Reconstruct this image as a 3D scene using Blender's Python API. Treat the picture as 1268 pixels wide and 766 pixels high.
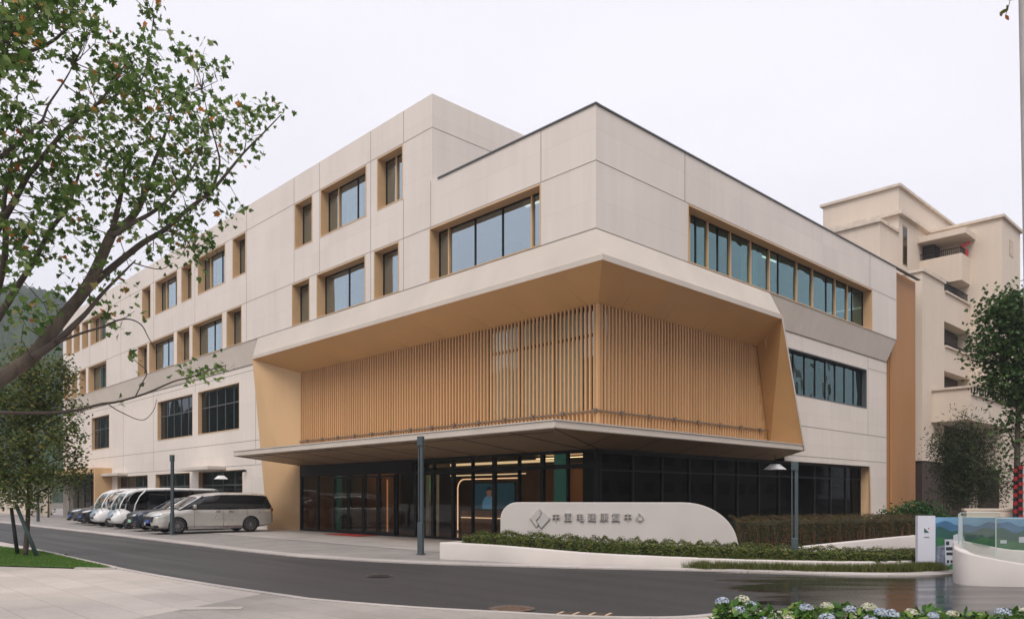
import bpy, bmesh, math, random
import numpy as np
from mathutils import Vector, Matrix
for o in list(bpy.data.objects): bpy.data.objects.remove(o)
S = bpy.context.scene
C = S.collection
R = math.radians
# ---------------------------------------------------------------- camera
EYE = 1.6; FPX = 958.0; CXP = 634.0; HOR = 615.0
FX, FY, RX, RY = -.7213, .6926, .6926, .7213
cd = bpy.data.cameras.new('camera'); cam = bpy.data.objects.new('camera', cd); C.objects.link(cam)
cam.location = (0, 0, EYE); cam.rotation_euler = (R(90), 0, math.asin(.7213))
cd.sensor_width = 36; cd.lens = 36*FPX/1268; cd.shift_y = (HOR-383)/1268
cd.clip_end = 5000; cd.clip_start = .05
S.camera = cam
# ---------------------------------------------------------------- sky and sun
w = bpy.data.worlds.new('World'); S.world = w; w.use_nodes = True
nt = w.node_tree; nt.nodes.clear()
out = nt.nodes.new('ShaderNodeOutputWorld'); bg = nt.nodes.new('ShaderNodeBackground')
sky = nt.nodes.new('ShaderNodeTexSky'); sky.sky_type = 'NISHITA'; sky.sun_disc = False
sky.sun_elevation = R(52); sky.sun_rotation = R(146)
mx = nt.nodes.new('ShaderNodeMix'); mx.data_type = 'RGBA'; mx.inputs[0].default_value = .93
nt.links.new(sky.outputs[0], mx.inputs[6]); mx.inputs[7].default_value = (6.75, 6.55, 6.95, 1)
cn_ = nt.nodes.new('ShaderNodeTexNoise'); cn_.inputs['Scale'].default_value = 1.6; cn_.inputs['Detail'].default_value = 5
ctc = nt.nodes.new('ShaderNodeTexCoord'); cmp_ = nt.nodes.new('ShaderNodeMapping'); cmp_.inputs['Scale'].default_value = (1, 1, 3); nt.links.new(ctc.outputs['Generated'], cmp_.inputs[0]); nt.links.new(cmp_.outputs[0], cn_.inputs['Vector'])
cmr = nt.nodes.new('ShaderNodeMapRange'); cmr.inputs[1].default_value = .3; cmr.inputs[2].default_value = .7; cmr.inputs[3].default_value = .095; cmr.inputs[4].default_value = .105
nt.links.new(cn_.outputs[0], cmr.inputs[0]); nt.links.new(cmr.outputs[0], bg.inputs[1])
nt.links.new(mx.outputs[2], bg.inputs[0]); bg.inputs[1].default_value = .1
nt.links.new(bg.outputs[0], out.inputs[0])
sd = bpy.data.lights.new('sun', 'SUN'); sun = bpy.data.objects.new('sun', sd); C.objects.link(sun)
sd.energy = 1.5; sd.angle = R(28); sd.color = (1, .93, .84)
el = R(52); sv = Vector((.56*math.cos(el), -.83*math.cos(el), math.sin(el)))
sun.rotation_euler = sv.to_track_quat('Z', 'Y').to_euler(); sun.location = (20, -30, 60)
S.view_settings.view_transform = 'Standard'; S.view_settings.look = 'None'
S.view_settings.exposure = .74; S.view_settings.gamma = 1; S.view_settings.use_curve_mapping = False
S.render.engine = 'CYCLES'
S.cycles.max_bounces = 6; S.cycles.transparent_max_bounces = 16; S.cycles.volume_bounces = 0
S.cycles.caustics_reflective = False; S.cycles.caustics_refractive = False

# ---------------------------------------------------------------- helpers
def ray(px):
    q = (px-CXP)/FPX
    return FX+RX*q, FY+RY*q
def at(px, py, Z):                       # a point Z metres deep seen at a photo position
    a, b = ray(px); return Vector((a*Z, b*Z, EYE+Z*(HOR-py)/FPX))
def g(px, py, z=0.0):                    # a point on the ground
    Z = EYE*FPX/(py-HOR); a, b = ray(px); return (a*Z, b*Z)
def tag(o, label=None, cat=None, group=None, kind=None):
    if label: o['label'] = label
    if cat: o['category'] = cat
    if group: o['group'] = group
    if kind: o['kind'] = kind
    return o
def empty(name, loc, rz=0, label=None, cat=None, group=None):
    o = bpy.data.objects.new(name, None); C.objects.link(o)
    o.location = loc; o.rotation_euler = (0, 0, rz); o.empty_display_size = .3
    return tag(o, label, cat, group)
def origin(o):
    v = Vector((0, 0, 0))
    while o: v += o.location; o = o.parent
    return v
class MB:
    def __init__(s): s.v = []; s.f = []; s.m = []; s.mi = 0
    def quad(s, *p):
        n = len(s.v); s.v += [tuple(q) for q in p]; s.f.append(tuple(range(n, n+len(p)))); s.m.append(s.mi); return s
    def box(s, x0, x1, y0, y1, z0, z1):
        if x0 > x1: x0, x1 = x1, x0
        if y0 > y1: y0, y1 = y1, y0
        if z0 > z1: z0, z1 = z1, z0
        n = len(s.v)
        s.v += [(x0,y0,z0),(x1,y0,z0),(x1,y1,z0),(x0,y1,z0),(x0,y0,z1),(x1,y0,z1),(x1,y1,z1),(x0,y1,z1)]
        for a in ((0,3,2,1),(4,5,6,7),(0,1,5,4),(1,2,6,5),(2,3,7,6),(3,0,4,7)):
            s.f.append(tuple(n+i for i in a)); s.m.append(s.mi)
        return s
    def obox(s, c, ax, ay, az):          # oriented box: centre and three half axes
        c = Vector(c); ax = Vector(ax); ay = Vector(ay); az = Vector(az); n = len(s.v)
        for k in ((-1,-1,-1),(1,-1,-1),(1,1,-1),(-1,1,-1),(-1,-1,1),(1,-1,1),(1,1,1),(-1,1,1)):
            s.v.append(tuple(c+ax*k[0]+ay*k[1]+az*k[2]))
        for a in ((0,3,2,1),(4,5,6,7),(0,1,5,4),(1,2,6,5),(2,3,7,6),(3,0,4,7)):
            s.f.append(tuple(n+i for i in a)); s.m.append(s.mi)
        return s
    def tube(s, pts, rad, n=8, cap=True):
        pts = [Vector(p) for p in pts]
        if not hasattr(rad, '__len__'): rad = [rad]*len(pts)
        base = len(s.v); up = Vector((0.13, .07, 1)).normalized(); prev = None
        for i, p in enumerate(pts):
            t = (pts[min(i+1, len(pts)-1)]-pts[max(i-1, 0)])
            t = t.normalized() if t.length > 1e-9 else Vector((0,0,1))
            if prev is None:
                a = t.cross(up if abs(t.dot(up)) < .95 else Vector((1,0,0))).normalized()
            else:
                a = (prev-t*prev.dot(t)).normalized()
            prev = a; b = t.cross(a)
            for k in range(n):
                an = 2*math.pi*k/n
                s.v.append(tuple(p+(a*math.cos(an)+b*math.sin(an))*rad[i]))
        for i in range(len(pts)-1):
            for k in range(n):
                k2 = (k+1) % n
                s.f.append((base+i*n+k, base+i*n+k2, base+(i+1)*n+k2, base+(i+1)*n+k)); s.m.append(s.mi)
        if cap:
            s.f.append(tuple(base+k for k in range(n))[::-1]); s.m.append(s.mi)
            e = base+(len(pts)-1)*n
            s.f.append(tuple(e+k for k in range(n))); s.m.append(s.mi)
        return s
    def prism(s, poly, z0, z1):          # vertical prism over an xy polygon
        n = len(poly); b = len(s.v)
        s.v += [(p[0], p[1], z0) for p in poly]+[(p[0], p[1], z1) for p in poly]
        s.f.append(tuple(range(b, b+n))[::-1]); s.m.append(s.mi)
        s.f.append(tuple(range(b+n, b+2*n))); s.m.append(s.mi)
        for i in range(n):
            j = (i+1) % n; s.f.append((b+i, b+j, b+n+j, b+n+i)); s.m.append(s.mi)
        return s
    def build(s, name, mat, parent=None, world=True, smooth=False, base=None, label=None):
        off = Vector((0,0,0))
        if world:
            if parent is not None: off = origin(parent)
            elif base is not None: off = Vector(base)
            else:
                A = np.array(s.v); off = Vector(((A[:,0].min()+A[:,0].max())/2, (A[:,1].min()+A[:,1].max())/2, A[:,2].min()))
        me = bpy.data.meshes.new(name)
        me.from_pydata([(p[0]-off.x, p[1]-off.y, p[2]-off.z) for p in s.v], [], s.f)
        mats = mat if isinstance(mat, (list, tuple)) else [mat]
        for m in mats: me.materials.append(m)
        if len(mats) > 1: me.polygons.foreach_set('material_index', s.m)
        if smooth: me.polygons.foreach_set('use_smooth', [True]*len(me.polygons))
        me.update()
        o = bpy.data.objects.new(name, me); C.objects.link(o)
        if parent is not None: o.parent = parent
        elif world: o.location = off
        if label: o['label'] = label
        return o
def copy_tree(o, parent=None):
    kids = [c for c in bpy.data.objects if c.parent == o]
    c = o.copy(); C.objects.link(c)
    if parent is not None: c.parent = parent
    for k in kids: copy_tree(k, c)
    return c
def bevel(o, wd=.02, seg=2):
    m = o.modifiers.new('bevel', 'BEVEL'); m.width = wd; m.segments = seg; m.limit_method = 'ANGLE'; return o

# ---------------------------------------------------------------- materials
def newmat(name):
    m = bpy.data.materials.new(name); m.use_nodes = True
    return m, m.node_tree, m.node_tree.nodes['Principled BSDF']
def N(nt, typ, **kw):
    n = nt.nodes.new(typ)
    for k, v in kw.items(): setattr(n, k, v)
    return n
def mathn(nt, op, a, b=None, c=None):
    n = nt.nodes.new('ShaderNodeMath'); n.operation = op
    for i, x in enumerate((a, b, c)):
        if x is None: continue
        if isinstance(x, (int, float)): n.inputs[i].default_value = x
        else: nt.links.new(x, n.inputs[i])
    return n.outputs[0]
def mat(name, col, rough=.6, metal=0, var=.12, scale=3.0, bump=0.0, bscale=60, spec=.5, stretch=None, coat=0, dirt=0):
    m, t, p = newmat(name)
    p.inputs['Roughness'].default_value = rough; p.inputs['Metallic'].default_value = metal
    p.inputs['Specular IOR Level'].default_value = spec; p.inputs['Coat Weight'].default_value = coat
    geo = N(t, 'ShaderNodeTexCoord'); mp = N(t, 'ShaderNodeMapping')
    t.links.new(geo.outputs['Object'], mp.inputs[0])
    if stretch: mp.inputs['Scale'].default_value = stretch
    n1 = N(t, 'ShaderNodeTexNoise'); n1.inputs['Scale'].default_value = scale; n1.inputs['Detail'].default_value = 5
    t.links.new(mp.outputs[0], n1.inputs['Vector'])
    rp = N(t, 'ShaderNodeMapRange'); rp.inputs[1].default_value = .3; rp.inputs[2].default_value = .7
    rp.inputs[3].default_value = 1-var; rp.inputs[4].default_value = 1+var
    t.links.new(n1.outputs[0], rp.inputs[0])
    mul = N(t, 'ShaderNodeVectorMath', operation='SCALE'); mul.inputs[0].default_value = col[:3]
    t.links.new(rp.outputs[0], mul.inputs['Scale'])
    t.links.new(mul.outputs[0], p.inputs['Base Color'])
    r2 = N(t, 'ShaderNodeMapRange'); r2.inputs[1].default_value = .3; r2.inputs[2].default_value = .7
    r2.inputs[3].default_value = max(rough-.06, 0.02); r2.inputs[4].default_value = min(rough+.06, 1)
    t.links.new(n1.outputs[0], r2.inputs[0]); t.links.new(r2.outputs[0], p.inputs['Roughness'])
    if bump:
        n2 = N(t, 'ShaderNodeTexNoise'); n2.inputs['Scale'].default_value = bscale; n2.inputs['Detail'].default_value = 3
        t.links.new(geo.outputs['Object'], n2.inputs['Vector'])
        b = N(t, 'ShaderNodeBump'); b.inputs['Strength'].default_value = bump; b.inputs['Distance'].default_value = .02
        t.links.new(n2.outputs[0], b.inputs['Height']); t.links.new(b.outputs[0], p.inputs['Normal'])
    return m
def panel_mat(name, col, su=1.45, sz=1.02, var=.035, rough=.75):
    """cladding slabs: faint tone change from slab to slab, faint drips, hairline joints"""
    m, t, p = newmat(name); p.inputs['Roughness'].default_value = rough; p.inputs['Specular IOR Level'].default_value = .3
    geo = N(t, 'ShaderNodeNewGeometry'); sp = N(t, 'ShaderNodeSeparateXYZ'); t.links.new(geo.outputs['Position'], sp.inputs[0])
    u = mathn(t, 'SUBTRACT', sp.outputs[0], sp.outputs[1])
    cu = mathn(t, 'FLOOR', mathn(t, 'DIVIDE', u, su)); cz = mathn(t, 'FLOOR', mathn(t, 'DIVIDE', sp.outputs[2], sz))
    cv = N(t, 'ShaderNodeCombineXYZ'); t.links.new(cu, cv.inputs[0]); t.links.new(cz, cv.inputs[1])
    wn = N(t, 'ShaderNodeTexWhiteNoise', noise_dimensions='2D'); t.links.new(cv.outputs[0], wn.inputs['Vector'])
    n1 = N(t, 'ShaderNodeTexNoise'); n1.inputs['Scale'].default_value = .35; n1.inputs['Detail'].default_value = 6
    t.links.new(geo.outputs['Position'], n1.inputs['Vector'])
    mp = N(t, 'ShaderNodeMapping'); mp.inputs['Scale'].default_value = (2.2, 2.2, .12); t.links.new(geo.outputs['Position'], mp.inputs[0])
    n2 = N(t, 'ShaderNodeTexNoise'); n2.inputs['Scale'].default_value = 1.6; n2.inputs['Detail'].default_value = 7
    t.links.new(mp.outputs[0], n2.inputs['Vector'])
    n3 = N(t, 'ShaderNodeTexNoise'); n3.inputs['Scale'].default_value = 40; n3.inputs['Detail'].default_value = 4
    t.links.new(geo.outputs['Position'], n3.inputs['Vector'])
    a = mathn(t, 'MULTIPLY_ADD', wn.outputs[0], var*1.3, 1-var*.6)
    a = mathn(t, 'MULTIPLY', a, mathn(t, 'MULTIPLY_ADD', n1.outputs[0], .16, .92))
    a = mathn(t, 'MULTIPLY', a, mathn(t, 'MULTIPLY_ADD', n2.outputs[0], .14, .93))
    a = mathn(t, 'MULTIPLY', a, mathn(t, 'MULTIPLY_ADD', n3.outputs[0], .10, .95))
    fz = mathn(t, 'FRACT', mathn(t, 'DIVIDE', sp.outputs[2], sz))
    lz = mathn(t, 'LESS_THAN', mathn(t, 'ABSOLUTE', mathn(t, 'SUBTRACT', fz, .5)), .5-.008/sz)
    a = mathn(t, 'MULTIPLY', a, mathn(t, 'MULTIPLY_ADD', lz, .10, .90))
    sc = N(t, 'ShaderNodeVectorMath', operation='SCALE'); sc.inputs[0].default_value = col; t.links.new(a, sc.inputs['Scale'])
    t.links.new(sc.outputs[0], p.inputs['Base Color'])
    b = N(t, 'ShaderNodeBump'); b.inputs['Strength'].default_value = .12; b.inputs['Distance'].default_value = .01
    t.links.new(n3.outputs[0], b.inputs['Height']); t.links.new(b.outputs[0], p.inputs['Normal'])
    return m
def glass_mat(name, tint, refl=(.85,.92,1.0), f0=.25, boost=1.0, wav=.015, wscale=.7, rough=.015):
    m = bpy.data.materials.new(name); m.use_nodes = True; t = m.node_tree; t.nodes.clear()
    o = N(t, 'ShaderNodeOutputMaterial'); tr = N(t, 'ShaderNodeBsdfTransparent'); tr.inputs[0].default_value = (*tint, 1)
    gl = N(t, 'ShaderNodeBsdfGlossy'); gl.inputs['Color'].default_value = (*refl, 1); gl.inputs['Roughness'].default_value = rough
    lw = N(t, 'ShaderNodeLayerWeight'); lw.inputs[0].default_value = .5
    f5 = mathn(t, 'POWER', lw.outputs['Facing'], 4.0)
    fac = mathn(t, 'MULTIPLY_ADD', f5, (1-f0)*boost, f0)
    geo = N(t, 'ShaderNodeNewGeometry'); n = N(t, 'ShaderNodeTexNoise'); n.inputs['Scale'].default_value = wscale; n.inputs['Detail'].default_value = 1
    t.links.new(geo.outputs['Position'], n.inputs['Vector'])
    b = N(t, 'ShaderNodeBump'); b.inputs['Strength'].default_value = 1; b.inputs['Distance'].default_value = wav
    t.links.new(n.outputs[0], b.inputs['Height']); t.links.new(b.outputs[0], gl.inputs['Normal'])
    mxs = N(t, 'ShaderNodeMixShader'); t.links.new(fac, mxs.inputs[0]); t.links.new(tr.outputs[0], mxs.inputs[1]); t.links.new(gl.outputs[0], mxs.inputs[2])
    t.links.new(mxs.outputs[0], o.inputs[0]); return m
def emit_mat(name, col, st):
    m = bpy.data.materials.new(name); m.use_nodes = True; t = m.node_tree; t.nodes.clear()
    o = N(t, 'ShaderNodeOutputMaterial'); e = N(t, 'ShaderNodeEmission'); e.inputs[0].default_value = (*col, 1); e.inputs[1].default_value = st
    t.links.new(e.outputs[0], o.inputs[0]); return m
def leaf_mat(name, cols, trans=.35, rough=.6, spec=.18):
    """cols: list of (position, rgb) picked per leaf by the random 'tint' attribute"""
    m, t, p = newmat(name)
    at_ = N(t, 'ShaderNodeAttribute', attribute_name='tint'); cr = N(t, 'ShaderNodeValToRGB')
    cr.color_ramp.interpolation = 'LINEAR'; e = cr.color_ramp.elements
    e[0].position = cols[0][0]; e[0].color = (*cols[0][1], 1); e[1].position = cols[-1][0]; e[1].color = (*cols[-1][1], 1)
    for q, c in cols[1:-1]: x = e.new(q); x.color = (*c, 1)
    t.links.new(at_.outputs['Fac'], cr.inputs[0]); t.links.new(cr.outputs[0], p.inputs['Base Color'])
    p.inputs['Roughness'].default_value = rough; p.inputs['Specular IOR Level'].default_value = spec
    tl = N(t, 'ShaderNodeBsdfTranslucent'); t.links.new(cr.outputs[0], tl.inputs[0])
    mxs = N(t, 'ShaderNodeMixShader'); mxs.inputs[0].default_value = trans
    t.links.new(p.outputs[0], mxs.inputs[1]); t.links.new(tl.outputs[0], mxs.inputs[2])
    t.links.new(mxs.outputs[0], t.nodes['Material Output'].inputs[0]); return m

WALL = panel_mat('wall_panels', (.68, .62, .575), var=.045)
WALL_LOW = panel_mat('wall_panels_low', (.71, .645, .59), su=2.2, sz=1.27)
BEIGE = panel_mat('beige_render', (.66, .565, .475), su=3.4, sz=3.3, var=.02, rough=.85)
TRIM = mat('beige_trim', (.56, .50, .44), .6, var=.06, scale=.8)
JOINT = mat('joint', (.21, .185, .165), .8)
GOLD = mat('gold_cladding', (.54, .315, .135), .42, metal=.12, var=.07, scale=.6)
GOLDP = panel_mat('gold_panels', (.56, .37, .205), su=1.5, sz=50, var=.03, rough=.5)
SLAT = panel_mat('wood_look_slat', (.57, .335, .165), su=.1745, sz=50, var=.10, rough=.5)
SLATBACK = mat('slat_backing', (.44, .25, .115), .6, var=.06)
REVEAL = mat('gold_reveal', (.58, .39, .22), .5, metal=.05, var=.05)
DARKM = mat('dark_frame', (.010, .011, .012), .55, var=.2, spec=.25)
GREYM = mat('grey_metal', (.12, .13, .14), .45, metal=.4, var=.1)
RAILM = mat('dark_rail', (.07, .075, .08), .5, var=.1)
BAND = panel_mat('grey_band', (.74, .67, .60), su=1.5, sz=20)
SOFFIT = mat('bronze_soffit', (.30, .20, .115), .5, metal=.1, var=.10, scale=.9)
SOFJ = mat('soffit_joint', (.05, .035, .022), .7)
G_UP = glass_mat('upper_glass', (.34, .46, .48), (.70, .84, .93), f0=.50, wav=.02)
G_SIDE = glass_mat('side_glass', (.30, .50, .50), (.40, .62, .66), f0=.30, wav=.05, wscale=1.1)
G_DARK = glass_mat('dark_glass', (.58, .55, .47), (.8, .85, .9), f0=.035, boost=.45, wav=.006)
G_MID = glass_mat('mid_glass', (.18, .20, .21), (.8, .88, .95), f0=.06, boost=.7, wav=.02)
CURT = mat('curtain', (.62, .62, .60), .9, var=.25, scale=5, stretch=(3,3,.05))
CURTG = mat('teal_curtain', (.16, .36, .33), .9, var=.25, scale=5, stretch=(3,3,.05))
INTERIOR = mat('interior_dark', (.10, .095, .09), .9)
INWOOD = mat('interior_wood', (.26, .125, .06), .5, var=.25, scale=2, stretch=(1,1,.15))
INFLOOR = mat('interior_floor', (.15, .13, .11), .15, var=.1)
INCEIL = mat('interior_ceiling', (.09, .065, .045), .6)
WARM = emit_mat('warm_led', (1.0, .74, .46), .7)
WARMDIM = emit_mat('warm_led_dim', (1.0, .58, .25), .75)
GREENL = emit_mat('exit_green', (.05, .9, .25), .8)

# ---------------------------------------------------------------- the ground
GX0, GX1 = -1800, 900
def sheet(name, poly, z, m, kind='structure', thick=None):
    b = MB()
    if thick: b.prism(poly, z-thick, z)
    else: b.quad(*[(p[0], p[1], z) for p in poly])
    o = b.build(name, m, base=(0, 0, 0)); return tag(o, kind=kind)

def pavement_mat(name, col, tx=1.2, ty=.6, joint=.75, rot=0, bright=1, rough=.6, wet=False):
    m, t, p = newmat(name); p.inputs['Roughness'].default_value = rough; p.inputs['Specular IOR Level'].default_value = .35
    geo = N(t, 'ShaderNodeNewGeometry'); mp = N(t, 'ShaderNodeMapping'); mp.inputs['Rotation'].default_value = (0, 0, rot)
    t.links.new(geo.outputs['Position'], mp.inputs[0])
    br = N(t, 'ShaderNodeTexBrick'); br.inputs['Scale'].default_value = 1; br.inputs['Brick Width'].default_value = tx; br.inputs['Row Height'].default_value = ty
    br.inputs['Mortar Size'].default_value = .009; br.inputs['Mortar Smooth'].default_value = .4; br.inputs['Bias'].default_value = 0
    br.inputs['Color1'].default_value = (1.06,1.06,1.06,1); br.inputs['Color2'].default_value = (.92,.92,.92,1); br.inputs['Mortar'].default_value = (joint,joint,joint,1)
    t.links.new(mp.outputs[0], br.inputs['Vector'])
    n1 = N(t, 'ShaderNodeTexNoise'); n1.inputs['Scale'].default_value = .45; n1.inputs['Detail'].default_value = 8; n1.inputs['Roughness'].default_value = .6
    t.links.new(geo.outputs['Position'], n1.inputs['Vector'])
    n2 = N(t, 'ShaderNodeTexNoise'); n2.inputs['Scale'].default_value = 30; n2.inputs['Detail'].default_value = 5
    t.links.new(geo.outputs['Position'], n2.inputs['Vector'])
    a = mathn(t, 'MULTIPLY_ADD', n1.outputs[0], .8, .6); a = mathn(t, 'MULTIPLY', a, mathn(t, 'MULTIPLY_ADD', n2.outputs[0], .36, .82))
    s1 = N(t, 'ShaderNodeVectorMath', operation='SCALE'); t.links.new(br.outputs[0], s1.inputs[0]); t.links.new(a, s1.inputs['Scale'])
    s2 = N(t, 'ShaderNodeVectorMath', operation='MULTIPLY'); t.links.new(s1.outputs[0], s2.inputs[0]); s2.inputs[1].default_value = col
    t.links.new(s2.outputs[0], p.inputs['Base Color'])
    b = N(t, 'ShaderNodeBump'); b.inputs['Strength'].default_value = .25; b.inputs['Distance'].default_value = .004
    t.links.new(n2.outputs[0], b.inputs['Height']); t.links.new(b.outputs[0], p.inputs['Normal'])
    return m
def asphalt_mat():
    m, t, p = newmat('asphalt'); p.inputs['Specular IOR Level'].default_value = .5
    geo = N(t, 'ShaderNodeNewGeometry')
    n1 = N(t, 'ShaderNodeTexNoise'); n1.inputs['Scale'].default_value = .35; n1.inputs['Detail'].default_value = 7
    n2 = N(t, 'ShaderNodeTexNoise'); n2.inputs['Scale'].default_value = 90; n2.inputs['Detail'].default_value = 3
    n3 = N(t, 'ShaderNodeTexVoronoi'); n3.inputs['Scale'].default_value = 120
    for n in (n1, n2, n3): t.links.new(geo.outputs['Position'], n.inputs['Vector'])
    # streaks along the driving direction
    mp = N(t, 'ShaderNodeMapping'); mp.inputs['Scale'].default_value = (.08, 1.2, 1); t.links.new(geo.outputs['Position'], mp.inputs[0])
    n4 = N(t, 'ShaderNodeTexNoise'); n4.inputs['Scale'].default_value = 1.3; n4.inputs['Detail'].default_value = 6; t.links.new(mp.outputs[0], n4.inputs['Vector'])
    sp = N(t, 'ShaderNodeSeparateXYZ'); t.links.new(geo.outputs['Position'], sp.inputs[0])
    # wet area near the ramp: distance measured from the point (-3.6, 15)
    dx = mathn(t, 'SUBTRACT', sp.outputs[0], -2.2); dy = mathn(t, 'SUBTRACT', sp.outputs[1], 15.6)
    d = mathn(t, 'SQRT', mathn(t, 'ADD', mathn(t, 'MULTIPLY', dx, dx), mathn(t, 'MULTIPLY', dy, dy)))
    mp2 = N(t, 'ShaderNodeMapping'); mp2.inputs['Rotation'].default_value = (0, 0, R(-46.16)); mp2.inputs['Scale'].default_value = (.35, 1.9, 1)
    vr = N(t, 'ShaderNodeVectorRotate', rotation_type='Z_AXIS'); vr.inputs['Angle'].default_value = R(-46.16); t.links.new(geo.outputs['Position'], vr.inputs['Vector'])
    mp3 = N(t, 'ShaderNodeMapping'); mp3.inputs['Scale'].default_value = (.30, 1.5, 1); t.links.new(vr.outputs[0], mp3.inputs[0])
    n5 = N(t, 'ShaderNodeTexNoise'); n5.inputs['Scale'].default_value = 1.0; n5.inputs['Detail'].default_value = 4; t.links.new(mp3.outputs[0], n5.inputs['Vector'])
    dd = mathn(t, 'ADD', d, mathn(t, 'MULTIPLY_ADD', n5.outputs[0], 5.5, -2.75))
    wet = N(t, 'ShaderNodeMapRange', interpolation_type='SMOOTHSTEP'); wet.inputs[1].default_value = 6.2; wet.inputs[2].default_value = 5.3
    wet.inputs[3].default_value = 0; wet.inputs[4].default_value = 1; t.links.new(dd, wet.inputs[0])
    W = wet.outputs[0]
    v = mathn(t, 'MULTIPLY_ADD', n1.outputs[0], .9, .55); v = mathn(t, 'MULTIPLY', v, mathn(t, 'MULTIPLY_ADD', n2.outputs[0], 1.1, .45))
    v = mathn(t, 'MULTIPLY', v, mathn(t, 'MULTIPLY_ADD', n4.outputs[0], .9, .55))
    v = mathn(t, 'MULTIPLY', v, mathn(t, 'MULTIPLY_ADD', n3.outputs['Distance'], .5, .8))
    v = mathn(t, 'MULTIPLY', v, mathn(t, 'MULTIPLY_ADD', W, -.45, 1))
    s = N(t, 'ShaderNodeVectorMath', operation='SCALE'); s.inputs[0].default_value = (.027, .027, .0265); t.links.new(v, s.inputs['Scale'])
    t.links.new(s.outputs[0], p.inputs['Base Color'])
    rr = mathn(t, 'MULTIPLY_ADD', n4.outputs[0], -.35, .74); rr = mathn(t, 'MULTIPLY', rr, mathn(t, 'MULTIPLY_ADD', W, -.80, 1)); rr = mathn(t, 'ADD', rr, mathn(t, 'MULTIPLY', W, mathn(t, 'MULTIPLY_ADD', n5.outputs[0], .5, -.22)))
    t.links.new(rr, p.inputs['Roughness'])
    b = N(t, 'ShaderNodeBump'); b.inputs['Distance'].default_value = .006
    t.links.new(mathn(t, 'MULTIPLY_ADD', W, -.48, .5), b.inputs['Strength']); t.links.new(n2.outputs[0], b.inputs['Height'])
    t.links.new(b.outputs[0], p.inputs['Normal']); return m
ASPH = asphalt_mat()
PAVE_NEAR = pavement_mat('near_paving', (.46, .41, .37), 1.2, .6, .70)
PAVE_FAR = pavement_mat('forecourt_paving', (.27, .25, .235), .6, .6, .75)
PAVE_LIGHT = pavement_mat('pale_paving', (.37, .34, .32), 1.0, .5, .8)
KERB = pavement_mat('kerb_stone', (.43, .39, .365), 1.0, 5, .6)
EARTH = mat('earth', (.13, .115, .09), .95, var=.2, scale=.5)
SOIL = mat('soil', (.05, .035, .025), .95, var=.3, scale=4, bump=.6, bscale=20)

sheet('ground', [(-638,-618),(458,-618),(458,638),(-638,638)], -.012, EARTH)
far = [(-120, 10.2), (-47.3, 10.35), (-35, 10.3), (-27.5, 10.16), (-22.5, 10.05), (-19.3, 10.15), (-18.1, 10.35), (-16.3, 10.75), (-14.4, 11.45),
       (-12.8, 12.35), (-11.2, 13.25), (-8.8, 14.8), (-7.0, 15.6), (-5.6, 16.7), (-5.2, 17.65)]
near = [(-120, 5.8), (-32.9, 5.85), (-24, 5.8), (-18.2, 5.65), (-14.2, 5.78), (-11.4, 6.03), (-10.6, 6.15), (-8.95, 6.71), (-7.6, 7.38), (-6.9, 7.72),
        (-6.3, 8.15), (-5.85, 8.65), (-5.68, 9.15), (-5.62, 9.6), (-5.35, 9.95), (-4.9, 10.15), (-3.5, 10.6), (0, 12.3), (6, 15.5), (40, 34)]
def offset(path, d):
    r = []
    for i, p in enumerate(path):
        a = Vector(path[max(i-1, 0)]); b = Vector(path[min(i+1, len(path)-1)]); t = (b-a).normalized()
        r.append((p[0]-t.y*d, p[1]+t.x*d))
    return r
def smooth_path(path, n=5):
    r = []
    P = [Vector(p) for p in path]
    for i in range(len(P)-1):
        p0, p1, p2, p3 = P[max(i-1,0)], P[i], P[i+1], P[min(i+2, len(P)-1)]
        for k in range(n):
            s = k/n
            r.append(tuple(.5*((2*p1)+(p2-p0)*s+(2*p0-5*p1+4*p2-p3)*s*s+(3*p1-p0-3*p2+p3)*s**3)))
    r.append(tuple(P[-1])); return r
def strip(path, d0, d1, z0, z1, m, name, mb=None):
    A = offset(path, d0); B = offset(path, d1); b = MB()
    for i in range(len(path)-1):
        a0, a1, b0, b1 = A[i], A[i+1], B[i], B[i+1]
        b.quad((*a0, z1), (*a1, z1), (*b1, z1), (*b0, z1))
        if z0 < z1:
            b.quad((*a0, z0), (*a1, z0), (*a1, z1), (*a0, z1)); b.quad((*b0, z0), (*b1, z0), (*b1, z1), (*b0, z1))
    return tag(b.build(name, m, base=(0,0,0)), kind='structure')
fs = smooth_path(far, 4); ns = smooth_path(near, 4)
sheet('road', fs+[(-4.9, 19.5), (60, 60), (60, 44)]+ns[::-1], -.004, ASPH)
# forecourt between road and building, near pavement
sheet('forecourt', [(-120, 10.25)]+fs[1:]+[(-5.2, 19.5), (-8, 40), (-14, 70), (-120, 70)], .010, PAVE_FAR)
strip(fs, 0, .55, -.02, .026, KERB, 'kerb_strip')
sheet('near_pavement', [(-120, -60)]+[(p[0], p[1]-.12) if p[0] < -7 else p for p in ns]+[(60, -60)], .020, PAVE_NEAR)
strip(ns, -.14, 0, -.02, .034, KERB, 'near_kerb')
sheet('doorway_path', [(-35.5, 13.9), (-15.9, 13.9), (-15.9, 18.25), (-35.5, 18.25)], .018, PAVE_LIGHT)
ap = [p for p in ns if -12.2 < p[0] < -5.7]; ap = [(p[0], p[1]-.16) for p in ap if p[1] < 8.6]
sheet('pavement_apron', ap+[(-5.4, 7.6), (-1, 5), (-1, -3), g(20, 798), g(175, 766)], .026, pavement_mat('apron_paving', (.315, .285, .26), .9, .45, .75))
sheet('pavement_band', [g(237, 753.5), g(302, 753), g(298, 756.5), g(222, 757)], .031, PAVE_NEAR)

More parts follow.
